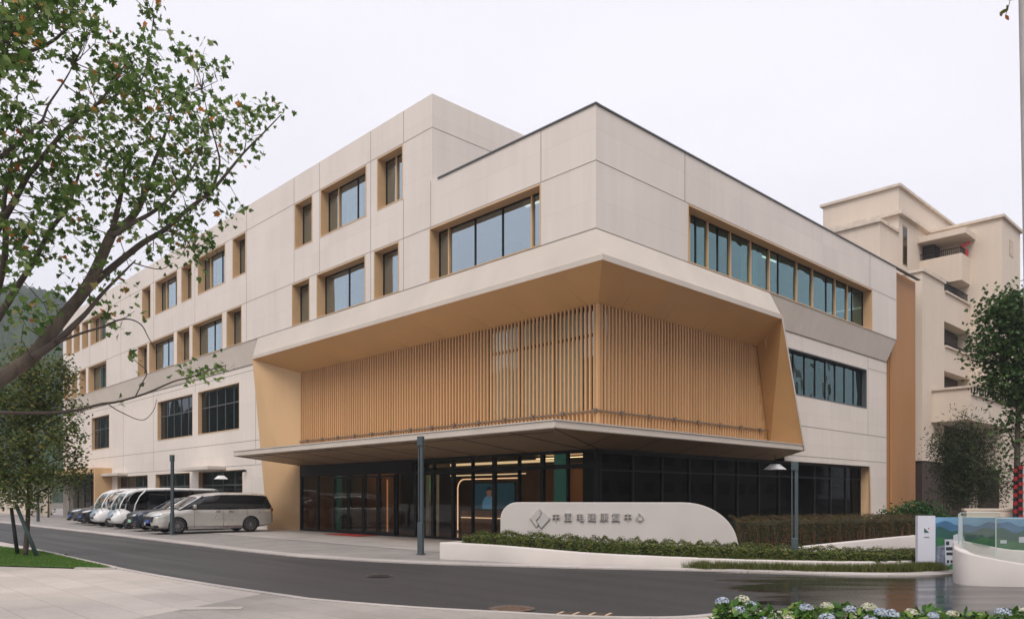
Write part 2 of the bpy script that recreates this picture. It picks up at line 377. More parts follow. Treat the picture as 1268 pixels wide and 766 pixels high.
# ---------------------------------------------------------------- hills
def hill_mat(name, c1, c2):
    m, t, p = newmat(name); p.inputs['Roughness'].default_value = .95; p.inputs['Specular IOR Level'].default_value = .1
    geo = N(t, 'ShaderNodeNewGeometry'); n = N(t, 'ShaderNodeTexVoronoi'); n.inputs['Scale'].default_value = .11
    n2 = N(t, 'ShaderNodeTexNoise'); n2.inputs['Scale'].default_value = .03; n2.inputs['Detail'].default_value = 8
    t.links.new(geo.outputs['Position'], n.inputs['Vector']); t.links.new(geo.outputs['Position'], n2.inputs['Vector'])
    mx = N(t, 'ShaderNodeMix'); mx.data_type = 'RGBA'; mx.inputs[6].default_value = (*c1, 1); mx.inputs[7].default_value = (*c2, 1)
    f = mathn(t, 'MULTIPLY_ADD', n.outputs['Distance'], .07, mathn(t, 'MULTIPLY_ADD', n2.outputs[0], 1.6, -.6)); t.links.new(f, mx.inputs[0])
    t.links.new(mx.outputs[2], p.inputs['Base Color'])
    b = N(t, 'ShaderNodeBump'); b.inputs['Strength'].default_value = 1; b.inputs['Distance'].default_value = 6
    t.links.new(n.outputs['Distance'], b.inputs['Height']); t.links.new(b.outputs[0], p.inputs['Normal']); return m
HILL = hill_mat('hill_forest', (.022, .045, .020), (.045, .075, .030))
def hills(name, az0, az1, dist, hf, n=140, rows=26, depth=300, seed=1):
    rnd = np.random.default_rng(seed); v = []; f = []
    for i in range(n+1):
        a = az0+(az1-az0)*i/n
        for j in range(rows+1):
            s = j/rows
            r = dist-depth+depth*2*s
            prof = math.sin(math.pi*min(s*1.0, 1))**.85 if s < .5 else math.cos(math.pi*(s-.5))**.8
            h = hf(a)*prof*(1+.025*math.sin(a*60+s*9)+.015*math.sin(a*143+s*21))+ (1.2*rnd.normal() if .05 < s < .95 else 0)
            v.append((math.cos(a)*r, math.sin(a)*r, max(h, -2) if 0 < j < rows else -3))
    for i in range(n):
        for j in range(rows):
            k = i*(rows+1)+j; f.append((k, k+rows+1, k+rows+2, k+1))
    me = bpy.data.meshes.new(name); me.from_pydata(v, [], f); me.materials.append(HILL)
    me.polygons.foreach_set('use_smooth', [True]*len(f))
    o = bpy.data.objects.new(name, me); C.objects.link(o); return tag(o, kind='structure')
def az_of(px): a, b = ray(px); return math.atan2(b, a)
A0 = az_of(0); A1 = az_of(120)
def hl(a):
    t = (a-A0)/(A1-A0)       # 0 at left frame edge, 1 at px 120
    if t < 0: return (168-60*t)*(1 if t > -1.5 else max(0, 1+(t+1.5)*.25))
    pts = [(0,167),(.2,165),(.36,163),(.55,160),(.66,153),(.75,138),(1,112),(1.6,85),(2.5,60),(4,40)]
    for (a0,b0),(a1,b1) in zip(pts, pts[1:]):
        if a0 <= t <= a1: return b0+(b1-b0)*(t-a0)/(a1-a0)
    return 40
hills('hills', A1-.5, A0+.65, 430, lambda a: hl(a)*.585, n=420, depth=190)
# unseen hills added behind the camera, shaped to darken the glass reflections
hills('reflection_hills', 3.28, 6.9, 250, lambda a: min(1, (a-3.28)*7)*(42+6*math.sin(a*5+1)+3*math.sin(a*13)), n=240, depth=110, seed=5)

# ================================================================= MAIN BUILDING
YU, YL, YG = 17.2, 17.6, 18.3          # left facade: upper wall, lower wall, glass line
XU, XL, XG = -14.42, -14.82, -15.26    # right facade
XEND, YEND = -70.5, 40.0
XA = -22.06                            # where the taller block ends
ZB, ZA, ZBAND, ZLOW = 12.92, 16.1, 9.35, 8.31
OB = empty('office_building', (-30, 25, 0), 0, 'long pale cladded corner building with gold framed louvre screen and taller left block', 'building')

def wall_grid(b, axis, c, u0, u1, z0, z1, holes):
    us = sorted({u0, u1, *[min(max(h[i], u0), u1) for h in holes for i in (0, 1)]})
    zs = sorted({z0, z1, *[min(max(h[i], z0), z1) for h in holes for i in (2, 3)]})
    for a, bb in zip(us, us[1:]):
        for e, ff in zip(zs, zs[1:]):
            m, n = (a+bb)/2, (e+ff)/2
            if any(h[0] < m < h[1] and h[2] < n < h[3] for h in holes): continue
            if axis == 'y': b.quad((a, c, e), (bb, c, e), (bb, c, ff), (a, c, ff))
            else: b.quad((c, a, e), (c, bb, e), (c, bb, ff), (c, a, ff))
    return b
r4 = [(-25.55,-23.83,2),(-29.88,-26.30,3),(-32.14,-30.55,1),(-38.67,-37.13,1),(-43.14,-39.55,3),(-45.52,-43.98,1),(-49.7,-46.15,3),(-52.05,-50.51,1),
      (-63.08,-59.4,3),(-65.2,-63.6,1),(-67.43,-65.8,1),(-69.5,-67.96,1)]
r3 = [(-25.77,-24.09,1),(-30.2,-26.38,4),(-32.4,-30.8,1),(-39.4,-37.6,1),(-43.9,-39.9,4),(-46.19,-44.3,1),(-50.78,-46.65,4),(-52.86,-51.1,1),
      (-63.6,-59.3,4),(-65.85,-64.18,1),(-68.1,-66.45,1),(-70.2,-68.6,1)]
bwin = (-22.21, -16.62)
r2 = [(-50.46,-44.9),(-44.1,-38.76),(-64.2,-60.04)]
r1 = [(-44.03,-38.37,3.03),(-50.8,-45.29,3.03),(-58.21,-52.21,3.03)]
H4 = (12.8, 14.86); H3 = (9.352, 11.28); H2 = (5.12, 7.55)
holesU = [(a, b, *H4) for a, b, _ in r4]+[(a, b, *H3) for a, b, _ in r3]+[(*bwin, *H3)]
holesL = [(a, b, *H2) for a, b in r2]+[(a, b, -.1, h) for a, b, h in r1]+[(-70.4, -61.0, -.1, 3.3)]
ru = (21.90, 37.18)                      # right facade long window
rl = (29.55, 37.55, 5.79, 7.64)
wb = MB()
wall_grid(wb, 'y', YU, XEND, XA, ZBAND, ZA, holesU)
wall_grid(wb, 'y', YU, XA, XU, ZBAND, ZB, holesU)
wall_grid(wb, 'x', XU, YU, YEND+.18, ZBAND, ZB, [(*ru, *H3)])
# taller block right face, rear and end faces
wb.quad((XA, YU, ZB-.5), (XA, 36, ZB-.5), (XA, 36, ZA), (XA, YU, ZA))
wb.quad((XEND, YU, 0), (XEND, 36, 0), (XEND, 36, ZA), (XEND, YU, ZA))
wb.quad((XEND, 36, 0), (XA, 36, 0), (XA, 36, ZA), (XEND, 36, ZA))
wb.quad((XA, 36, 0), (XA, 44, 0), (XA, 44, ZB), (XA, 36, ZB)); wb.quad((XA, 44, 0), (XL-.3, 44, 0), (XL-.3, 44, ZB), (XA, 44, ZB))
wb.build('upper_wall', WALL, OB)
lb = MB()
wall_grid(lb, 'y', YL, XEND, -35.3, 0, ZLOW, holesL)
lb.build('lower_wall', WALL_LOW, OB); lb = MB()
wall_grid(lb, 'x', XL, 29.4, YEND, 3.03, ZLOW, [rl]); lb.quad((XL, 27.55, ZLOW), (XL, 29.4, ZLOW), (XL, 29.4, 3.03), (XL, 29.36, 3.43)); wall_grid(lb, 'x', XL, 37.92, YEND, 0, 3.03, [])
lb.build('lower_wall', WALL_LOW, OB)
rf = MB()
rf.box(XEND+.4, XA-.4, YU+.4, 35.6, ZA-.8, ZA-.5); rf.box(XA-.2, XU-.4, YU+.4, 43.6, ZB-.8, ZB-.5)
rf.build('roof', mat('roofing', (.22, .21, .20), .9), OB)
# parapet backs
pb = MB(); pb.box(XEND+.003, XA-.003, YU+.003, YU+.35, ZA-.6, ZA-.004); pb.box(XA-.35, XA-.003, YU+.352, 35.9, ZA-.6, ZA-.004)
pb.box(XA, XU-.003, YU+.003, YU+.35, ZB-.6, ZB-.004); pb.box(XU-.35, XU-.003, YU+.35, YEND+.1, ZB-.6, ZB-.004)
pb.build('parapet', WALL, OB)
cp = MB(); cp.box(XA+.35, XU+.04, YU-.04, YU+.12, ZB, ZB+.05); cp.box(XU-.12, XU+.04, YU+.12, YEND+3.4, ZB-.01, ZB+.04)
cp.build('metal_coping', RAILM, OB)
vt = MB(); vt.box(XA-.7, XA-.4, 18.3, 18.8, ZA-.5, ZA+.13); vt.box(XA-.75, XA-.35, 18.25, 18.85, ZA+.132, ZA+.17); vt.build('roof_vent', GREYM, OB)
# inner floors and back walls, so the windows look into rooms
fl = MB()
for z in (3.65, 8.35, 12.1): fl.box(XEND+.1, XG-.6, YG+.5, 35.7, z, z+.3)
fl.box(XEND+.1, XA-.1, YG+.5, 35.7, ZA-1.2, ZA-.9)
for x in (-68.35, -63.4, -58, -50.55, -46.4, -39, -33, -26.1, -23): fl.box(x-.06, x+.06, YU+.7, 26, 8.66, 12.08 if x > XA else ZA-1.25)
fl.box(XEND+.2, XG-8, 25.8, 26.0, 3.9, 12.0)
fl.box(XEND+.2, -35.0, 24.0, 24.1, 0, 8.3); fl.box(-24.0, -23.9, 24, 43, 3.7, 12.0); fl.box(-23.8, XG-.3, 43.5, 43.6, 0, 12)
fl.build('inner_floor', INTERIOR, OB)
# panel joints, 2 cm wide and a hair proud of the slabs
jb = MB()
def jy(x0, x1, z0, z1, y=YU): jb.box(x0, x1, y-.004, y+.01, z0, z1)
def jx(y0, y1, z0, z1, x=XU): jb.box(x-.01, x+.004, y0, y1, z0, z1)
jw = .011
def hjoint(z, u0, u1, cuts, fn, c):
    x = u0
    for a, b in sorted(cuts):
        if b <= u0 or a >= u1: continue
        if a > x: fn(x, a, z-jw, z+jw, c)
        x = max(x, b)
    if x < u1: fn(x, u1, z-jw, z+jw, c)
hjoint(H4[1]+.03, XEND, XA, [], jy, YU); jx(YU, 36, H4[1]+.03-jw, H4[1]+.03+jw, XA)
hjoint(H3[1]+.03, XEND, XU, [], jy, YU)
hjoint(H3[1]+.03, YU, YEND+.1, [], jx, XU)
for x in (-22.21, -23.80, -26.2, -29.92, -32.17, -37.10, -43.2, -50.4, -56.0, -59.3, -63.1): jy(x-jw, x+jw, ZBAND, H3[1]+.018) if x == -22.21 else None
for x in (-23.80, -26.0, -29.95, -32.2, -37.05, -43.55, -50.0, -56.2, -59.2, -63.3):
    jy(x-jw, x+jw, H4[1]+.042, ZA-.02)
    jy(x-jw, x+jw, H3[1]+.042, H4[0]-.01)
    if not any(a-.05 < x < b+.05 for a, b, _ in r3): jy(x-jw, x+jw, ZBAND+.01, H3[1]+.018)
    if not any(a-.05 < x < b+.05 for a, b, _ in r4): jy(x-jw, x+jw, H4[0]-.01, H4[1]+.018)
jy(XA-.09, XA-.09+2*jw, H3[1]+.042, ZB+.05)
jy(-16.62-jw, -16.62+jw, H3[1]+.042, ZB-.02); jx(21.72, 21.745, H3[1]+.042, ZB-.02); jx(36.9, 36.92, H3[1]+.042, ZB-.02)
for z in (4.45, 8.0): jb.box(XEND, -35.9 if z > 5 else -35.6, YL-.004, YL+.01, z-jw, z+jw)
hjoint(3.22, XEND, -35.4, [(-71, -61)], jy, YL)
for x in (-36.9, -44.5, -51.2, -57.0): jy(x-jw, x+jw, H2[1]+.02 if x == -44.5 else 3.24, ZLOW-.01, YL)
for z in (4.55, 3.3): hjoint(z, 29.4, YEND, [], jx, XL)
hjoint(7.72, 37.7, YEND, [], jx, XL); jx(37.7, 37.72, 4.56, ZLOW-.01, XL)
jb.build('panel_joints', JOINT, OB)

# the sloping grey band under the upper wall
bb = MB()
bb.quad((XEND, YU, ZBAND), (XEND, YL, ZLOW), (-35.8, YL, ZLOW), (-35.8, YU, ZBAND))
bb.build('sloping_band', BAND, OB); bb = MB()
bb.quad((XU, 27.4, ZBAND), (XL, 27.4, ZLOW), (XL, YEND, ZLOW), (XU, YEND+.18, ZBAND))
bb.quad((XU, YEND+.18, ZBAND), (XL, YEND, ZLOW), (XL-.5, YEND, ZLOW), (XU-.5, YEND+.18, ZBAND))
bb.quad((XU, YEND+.18, ZBAND), (XU-.5, YEND+.18, ZBAND), (XU-.5, YEND+.18, ZB), (XU, YEND+.18, ZB))
bb.quad((XL, YEND, ZLOW), (XL, YEND, 0), (XL-.5, YEND, 0), (XL-.5, YEND, ZLOW))
bb.build('sloping_band', BAND, OB)
jl = MB()
jl.box(XEND, -35.8, YL-.03, YL-.002, ZLOW-.035, ZLOW-.004); jl.box(XL+.002, XL+.03, 27.6, YEND, ZLOW-.035, ZLOW-.004)
jl.box(XEND, XU+.012, YU-.012, YU-.002, ZBAND-.012, ZBAND+.012); jl.box(XU+.002, XU+.012, YU-.012, YEND+.17, ZBAND-.012, ZBAND+.012)
jl.build('band_shadow_gap', JOINT, OB)

# ---- the gold framed portal
FYo, FXo = 16.95, -13.98               # outer edges of the frame
ZF = 8.28; ZFL = 8.47; ZS = 7.50
fb = MB()                               # pale band above the frame, flaring outwards, and its lip
fb.quad((-35.8, YU, ZBAND), (XU, YU, ZBAND), (FXo, FYo, ZFL), (-35.8, FYo, ZFL))
fb.quad((XU, YU, ZBAND), (XU, 27.4, ZBAND), (FXo, 27.4, ZFL), (FXo, FYo, ZFL))
fb.build('frame_band', TRIM, OB)
lp = MB(); e = .035
lp.quad((-35.8, FYo-e, ZFL-.02), (FXo+e, FYo-e, ZFL-.02), (FXo+e, FYo-e, ZF), (-35.8, FYo-e, ZF))
lp.quad((FXo+e, FYo-e, ZFL-.02), (FXo+e, 27.45, ZFL-.02), (FXo+e, 27.45, ZF), (FXo+e, FYo-e, ZF))
lp.quad((-35.8, FYo, ZFL), (FXo, FYo, ZFL), (FXo+e, FYo-e, ZFL-.02), (-35.8, FYo-e, ZFL-.02))
lp.quad((FXo, FYo, ZFL), (FXo, 27.4, ZFL), (FXo+e, 27.45, ZFL-.02), (FXo+e, FYo-e, ZFL-.02))
lp.build('frame_lip', TRIM, OB)
# soffit
sb = MB()
sb.quad((-35.8, FYo-e, ZF), (FXo+e, FYo-e, ZF), (XG, YG, ZS), (-33.6, YG, ZS))
sb.quad((FXo+e, FYo-e, ZF), (FXo+e, 27.45, ZF), (XG, 28.0, ZS), (XG, YG, ZS))
sb.build('frame_soffit', GOLD, OB)
sj = MB()                              # raking joints in the soffit
def rake(p, q, wd=.008):
    p = Vector(p); q = Vector(q); d = (q-p).normalized(); up = Vector((0,0,-1)); s = d.cross(up).normalized()
    sj.obox((p+q)/2+up*.002, d*(q-p).length/2, s*wd, up*.003)
for i in range(8):
    x = -33.2+i*2.45; rake((x+.1, FYo, ZF-.01), (x+(.9 if x < -20 else .4), YG, ZS+.0))
for y in (19.4, 21.7, 24.0, 26.2): rake((FXo, y-.5, ZF-.01), (XG, y, ZS))
sj.build('soffit_joints', mat('gold_joint', (.34, .22, .12), .6), OB)
# left blade, leaning, dying into the lower wall at its foot
pl = MB()
Lt, Lb = (-35.8, FYo-e, ZF), (-35.3, YL-.15, 0.0)
def lerp(a, b, t): return tuple(a[i]+(b[i]-a[i])*t for i in range(len(a)))
pl.quad(Lt, Lb, (-33.6, YG, 0), (-33.6, YG, ZS))
pl.quad(Lt, (-35.8, YL, ZF+.2), (-35.5, YL, 0), Lb)
pl.build('side_panel', GOLDP, OB)
pr = MB()
Rt, Rb = (FXo+e, 27.45, ZF), (FXo+e, 29.30, 3.42)
It, Ib = (XG, 28.0, ZS), (XG, 29.0, 3.42)
pr.quad(Rt, Rb, Ib, It); pr.quad((FXo+e, 27.45, ZFL-.02), Rt, Rb, (FXo+e, 29.36, 3.42), (FXo+e, 27.52, ZFL-.02))
pr.quad((FXo+e, 27.52, ZFL-.02), (FXo+e, 29.36, 3.42), (XL, 29.36, 3.42), (XL, 27.52, ZFL))
pr.quad((XG-.02, 27.6, ZS), (XG-.02, 28.0, ZS), (XG-.02, 29.0, 3.6), (XG-.02, 28.6, 3.6))
pr.build('side_panel', GOLD, OB)
er = MB(); er.quad((FXo+e+.004, 27.40, ZF+.1), (FXo+e+.004, 27.52, ZF+.1), (FXo+e+.004, 29.38, 3.45), (FXo+e+.004, 29.26, 3.45)); er.build('panel_edge_trim', TRIM, OB)

# louvre screen
sl = MB(); sp_ = .1745
x = -33.55; k = 0
while x < XG-.02:
    sl.box(x, x+.062, YG-.06, YG+.005, 3.60, ZS+.02); x += sp_
y = YG+.10
while y < 29.0:
    lim = 27.62+(ZS-3.6)*0
    top = ZS+.02 if y < 27.6 else ZS-(y-27.6)/(1.0)*3.9
    if top > 3.9: sl.box(XG-.005, XG+.06, y, y+.062, 3.60, top)
    y += sp_
sl.box(XG-.05, XG+.06, YG-.06, YG+.05, 3.6, ZS+.02)
ls = sl.build('louvre_screen', SLAT, OB)
rb = MB(); rb.box(-33.6, XG+.12, YG-.10, YG-.06, 4.22, 4.26); rb.box(XG+.06, XG+.10, YG-.06, 28.75, 4.22, 4.26)
for i in range(14):
    xx = -32.9+i*1.35
    rb.box(xx, xx+.12, YG-.14, YG-.06, 4.19, 4.30)
for i in range(7): rb.box(XG+.06, XG+.14, YG+1.0+i*1.45, YG+1.12+i*1.45, 4.19, 4.30)
rb.build('screen_rail', mat('rail_bronze', (.16, .12, .09), .5), OB)
bk = MB()
bk.box(-33.6, -20.6, YG+.28, YG+.32, 3.4, ZS+.1); bk.box(-20.6, XG-.2, YG+.28, YG+.32, 3.4, 4.35)
bk.box(XG-.34, XG-.30, YG+.9, 29.0, 3.4, ZS+.1); bk.box(XG-.34, XG-.30, YG+.28, YG+.9, 3.4, 4.35)
bk.build('screen_backing', SLATBACK, OB)
cw = MB(); cw.quad((-20.6, YG+.30, 4.35), (XG-.32, YG+.30, 4.35), (XG-.32, YG+.30, ZS), (-20.6, YG+.30, ZS))
cw.quad((XG-.32, YG+.30, 4.35), (XG-.32, YG+.9, 4.35), (XG-.32, YG+.9, ZS), (XG-.32, YG+.30, ZS))
scw = MB(); scw.box(-20.6, XG-.32, YG+.29, YG+.34, 6.62, 6.72)
for xx in (-20.6, -19.0, -17.4, -16.2, XG-.36): scw.box(xx, xx+.07, YG+.25, YG+.34, 4.35, ZS)
swf = scw.build('corner_window', DARKM, OB)
cw.build('pane', glass_mat('screen_glass', (.85, .95, .93), (.75, .92, .90), f0=.32), swf)
cc = MB()
for xx in (-20.4, -19.3, -18.2, -17.1): cc.box(xx, xx+1.0, YG+.40, YG+.43, 4.3, ZS)
cc.build('curtain', mat('sky_reflection_panel', (.70, .82, .78), .9), swf)  # pale panels stand in for sky reflected in the corner glass

# canopy
CY, CX = 15.0, -13.98
cz0, cz1, cg = 3.42, 3.65, 3.08
cn = MB()
cn.quad((-33.6, CY, cz1), (CX, CY, cz1), (CX, 29.36, cz1), (XG-.4, 29.36, cz1), (XG-.4, YG+.3, cz1), (-33.6, YG+.3, cz1))
cn.quad((-33.6, CY, cz0), (CX, CY, cz0), (CX, CY, cz1), (-33.6, CY, cz1))
cn.quad((CX, CY, cz0), (CX, 29.36, cz0), (CX, 29.36, cz1), (CX, CY, cz1))
cn.quad((-33.6, CY, cz0), (-33.6, YG, cg), (-33.6, YG, cz1), (-33.6, CY, cz1))
cn.quad((CX, 29.36, cz0), (XG, 29.36, cg), (XG, 29.36, cz1), (CX, 29.36, cz1))
CN = cn.build('entrance_canopy', TRIM, OB)
cl = MB(); cl.box(-33.62, CX+.02, CY-.02, CY-.002, 3.44, 3.462); cl.box(CX+.002, CX+.02, CY-.02, 29.38, 3.44, 3.462)
cl.box(-33.62, CX+.02, CY-.025, CY-.002, 3.63, 3.665); cl.box(CX+.002, CX+.025, CY-.025, 29.38, 3.63, 3.665)
cl.build('fascia_trim', TRIM, CN)
cs = MB()
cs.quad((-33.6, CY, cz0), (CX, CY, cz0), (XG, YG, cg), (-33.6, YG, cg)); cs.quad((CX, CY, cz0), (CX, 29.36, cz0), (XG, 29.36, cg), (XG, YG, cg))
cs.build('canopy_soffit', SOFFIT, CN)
sj = MB()
for i in range(8): rake((-33.3+i*2.5, CY+.08, cz0-.008), (-33.3+i*2.5, YG-.02, cg), .035)
rake((CX-.08, CY+.1, cz0-.01), (XG, YG, cg), .03)
for y in (17.6, 20.0, 22.4, 24.8, 27.2): rake((CX-.05, y, cz0-.008), (XG, y, cg), .02)
for t in (.12,): sj.box(-33.5, CX-.4, CY+.35, CY+.39, 3.37, 3.385)
sj.build('soffit_joints', SOFJ, CN)

# ---- windows: reveal frame > mullion, pane, curtain
def rect_window(axis, c, u0, u1, z0, z1, depth, mulls, glass, curt=None, posts=(), name='window', fin=.02, tw=.05, trans=None, sill=True, revmat=None, glassmul=.05, mm=None):
    """window in a wall on plane c; depth > 0 goes into the building"""
    d = 1 if axis == 'y' else -1
    fr = MB(); t = tw
    def bx(b, a0, a1, d0, d1, e0, e1):
        if axis == 'y': b.box(a0, a1, c+d0, c+d1, e0, e1)
        else: b.box(c-d1, c-d0, a0, a1, e0, e1)
    e = .012
    bx(fr, u0+.001, u0+t, -e, depth+.06, z0+.001, z1-.001); bx(fr, u1-t, u1-.001, -e, depth+.06, z0+.001, z1-.001)
    bx(fr, u0+t+.001, u1-t-.001, -e, depth+.06, z1-t, z1-.002); bx(fr, u0+t+.001, u1-t-.001, -e, depth+.06, z0+.001, z0+.05)
    for p in posts: bx(fr, p-.035, p+.035, depth-.07, depth+.05, z0+.05, z1-t-.001)
    F = fr.build(name, revmat or REVEAL, OB)
    mb = MB(); n = .5*glassmul
    for p in mulls: bx(mb, p-n, p+n, depth-.03, depth+.04, z0+.05, z1-t)
    bx(mb, u0+t, u1-t, depth-.025, depth+.04, z0+.051, z0+.10); bx(mb, u0+t, u1-t, depth-.025, depth+.04, z1-t-.05, z1-t-.002)
    bx(mb, u0+t, u0+t+.045, depth-.025, depth+.04, z0+.10, z1-t-.05); bx(mb, u1-t-.045, u1-t, depth-.025, depth+.04, z0+.10, z1-t-.05)
    if trans:
        for z in trans: bx(mb, u0+t, u1-t, depth-.035, depth+.04, z-.03, z+.03)
    mb.build('mullion', mm or DARKM, F)
    gb = MB()
    if axis == 'y': gb.quad((u0+t, c+depth, z0+.05), (u1-t, c+depth, z0+.05), (u1-t, c+depth, z1-t), (u0+t, c+depth, z1-t))
    else: gb.quad((c-depth, u0+t, z0+.05), (c-depth, u1-t, z0+.05), (c-depth, u1-t, z1-t), (c-depth, u0+t, z1-t))
    gb.build('pane', glass, F)
    if curt:
        cb = MB(); rnd = random.Random(int(u0*100))
        for (a, b_, m) in curt:
            x = u0+(u1-u0)*a; xe = u0+(u1-u0)*b_; k = 0
            while x < xe:
                x2 = min(x+.09, xe); q0 = depth+.25+.05*(k % 2); q1 = depth+.25+.05*((k+1) % 2)
                if axis == 'y': cb.quad((x, c+q0, z0), (x2, c+q1, z0), (x2, c+q1, z1), (x, c+q0, z1))
                else: cb.quad((c-q0, x, z0), (c-q1, x2, z0), (c-q1, x2, z1), (c-q0, x, z1))
                x = x2; k += 1
        cb.build('curtain', curt[0][2], F)
    return F
rw = random.Random(4)
for a, b, n in r4:
    L = b-a
    if n == 1: rect_window('y', YU, a, b, *H4, .40, [], G_UP, posts=[a+L*.60] if L > 1.2 else [])
    elif n == 2: rect_window('y', YU, a, b, *H4, .40, [], G_UP, posts=[a+L*.47], curt=[(.5, .9, CURT)] if 0 else None)
    else:
        rect_window('y', YU, a, b, *H4, .40, [a+L*.66], G_UP, posts=[a+L*.26], curt=[(.3, rw.choice([.62, .8, .45]), CURT)])
for a, b, n in r3:
    L = b-a
    if n == 1: rect_window('y', YU, a, b, *H3, .42, [], G_UP, posts=[b-.22], curt=[(.25, .5, CURT)] if rw.random() < .5 else None)
    else:
        rect_window('y', YU, a, b, *H3, .42, [a+L*.52], G_UP, posts=[b-.22], curt=[(.1, rw.choice([.35, .5]), CURT)])
rect_window('y', YU, *bwin, *H3, .42, [-20.17, -18.78], G_UP, posts=[-21.56, -17.38], curt=[(.05, .13, CURTG)])
for a, b in r2:
    L = b-a; n = 5 if L > 5 else 3
    rect_window('y', YL, a, b, *H2, .22, [a+L*(i+1)/(n) for i in range(n-1)], G_MID, trans=[6.62], tw=.02, glassmul=.055, mm=GREYM)
for a, b, h in r1:
    L = b-a; n = 4
    rect_window('y', YL, a, b, .02, h, .25, [a+L*(i+1)/n for i in range(n-1)], G_DARK, trans=[2.25], mm=GREYM, tw=.02)
py_ = [22.55, 23.69, 25.2, 26.64, 28.07, 30.36, 31.8, 34.0, 35.3]
rect_window('x', XU, *ru, *H3, .42, [23.0, 24.41, 28.87, 33.2, 35.9], G_SIDE, posts=py_, curt=[(0, .16, CURTG), (.30, .38, CURTG)])
Lr = rl[1]-rl[0]
rect_window('x', XL, *rl, .22, [rl[0]+Lr*(i+1)/8 for i in range(7)], G_SIDE, curt=[(0.0, .9, CURTG)]) if 0 else rect_window('x', XL, rl[0], rl[1], rl[2], rl[3], .22, [rl[0]+Lr*(i+1)/8 for i in range(7)], glass_mat('side_glass_dark', (.22, .36, .35), (.40, .60, .62), f0=.13, wav=.05, wscale=1.1), mm=DARKM, revmat=GREYM)
# ceiling strips in the rooms, some added to give the windows depth
rl_ = MB()
for (x_, y_, z_) in ((-25.0,18.6,11.9),(-24.2,19.4,11.9),(-28.5,19.2,15.1),(-27.0,20.0,15.1),(-41.5,19.0,15.1),(-19.0,19.5,11.95),(-47.8,19.2,11.95)): rl_.box(x_-.6, x_+.6, y_-.06, y_+.06, z_, z_+.03)
for (y_, z_) in ((23.5,11.95),(31.5,11.95)): rl_.box(XU-2.2, XU-2.1, y_-.6, y_+.6, z_, z_+.03)
rl_.build('room_light', emit_mat('room_light', (1,.86,.66), 1.2), OB)
# ---- gold louvre strip at the right end
gs = MB(); yy = 40.25
while yy < 43.4: gs.box(XU-.34, XU-.22, yy, yy+.07, 0, ZB-.05); yy += .13
gs.box(XU-.6, XU-.36, 40.2, 43.45, 0, ZB-.05)
gs.build('gold_louvre_strip', mat('gold_strip', (.40, .20, .08), .5, var=.1, scale=1, stretch=(1,1,.1)), OB)

# ---- ground floor glazing
gx = [-33.55, -31.99, -30.54, -29.27, -28.09, -27.01, -25.78, -24.5, -23.35, -22.2, -21.1, -19.95, -18.7, -17.61, -16.5, -15.32]
gf = MB()
for i, x in enumerate(gx):
    wdt = .13 if i in (0, 6, 7, 9, 11, 13, 15) else .065
    gf.box(x-wdt/2, x+wdt/2, YG-.05, YG+.08, 0, 3.06)
gf.box(-33.6, XG, YG-.045, YG+.075, 2.98, 3.12); gf.box(-33.5, -24.6, YG-.10, YG+.075, 2.55, 2.98); gf.box(-24.6, XG, YG-.046, YG+.075, 2.50, 2.64); gf.box(-33.6, XG, YG-.046, YG+.075, 0, .10)
gy = [YG+.1+i*1.62 for i in range(13)]
for i, y in enumerate(gy): gf.box(XG-.07, XG+.04, y-.04, y+.04, 0, 3.06)
gf.box(XG-.065, XG+.035, YG, 37.9, 2.42, 2.47); gf.box(XG-.065, XG+.035, YG, 37.9, 0, .12); gf.box(XG-.07, XG+.04, YG, 37.9, 2.96, 3.12)
GF = gf.build('ground_floor_glazing', DARKM, OB)
gp = MB(); gp.quad((-33.6, YG, 0), (XG, YG, 0), (XG, YG, 3.1), (-33.6, YG, 3.1)); gp.build('pane', G_DARK, GF); gp = MB(); gp.quad((XG-.01, YG, 0), (XG-.01, 37.9, 0), (XG-.01, 37.9, 3.1), (XG-.01, YG, 3.1)); gp.build('pane', glass_mat('black_glass', (.35, .33, .30), (.7, .75, .75), f0=.012, boost=.18, wav=.004), GF)
rv = MB(); rv.quad((XL+.01, 37.95, 3.03), (XL+.01, 38.12, 0), (XG, 37.9, 0), (XG, 37.9, 3.03)); rv.quad((XL+.012, 37.83, 3.03), (XL+.012, 37.95, 3.03), (XL+.012, 38.12, 0), (XL+.012, 38.0, 0)); rv.build('slanted_reveal', REVEAL, OB)
hd = MB(); hd.box(XG-.02, XL, 29.3, 37.9, 3.02, 3.06); hd.build('window_head', SOFJ, OB)
# sliding door leaves, set in front of the glazing line
for i in range(2, 6):
    a, b = gx[i]+.04, gx[i+1]-.04
    d = MB(); yy = YG-.085
    d.box(a, a+.055, yy-.02, yy+.02, .06, 2.5); d.box(b-.055, b, yy-.02, yy+.02, .06, 2.5)
    d.box(a+.055, b-.055, yy-.02, yy+.02, 2.42, 2.5); d.box(a+.055, b-.055, yy-.02, yy+.02, .06, .16)
    D = d.build('sliding_door', DARKM, OB)
    q = MB(); q.quad((a+.05, yy, .1), (b-.05, yy, .1), (b-.05, yy, 2.45), (a+.05, yy, 2.45)); q.build('pane', G_DARK, D)

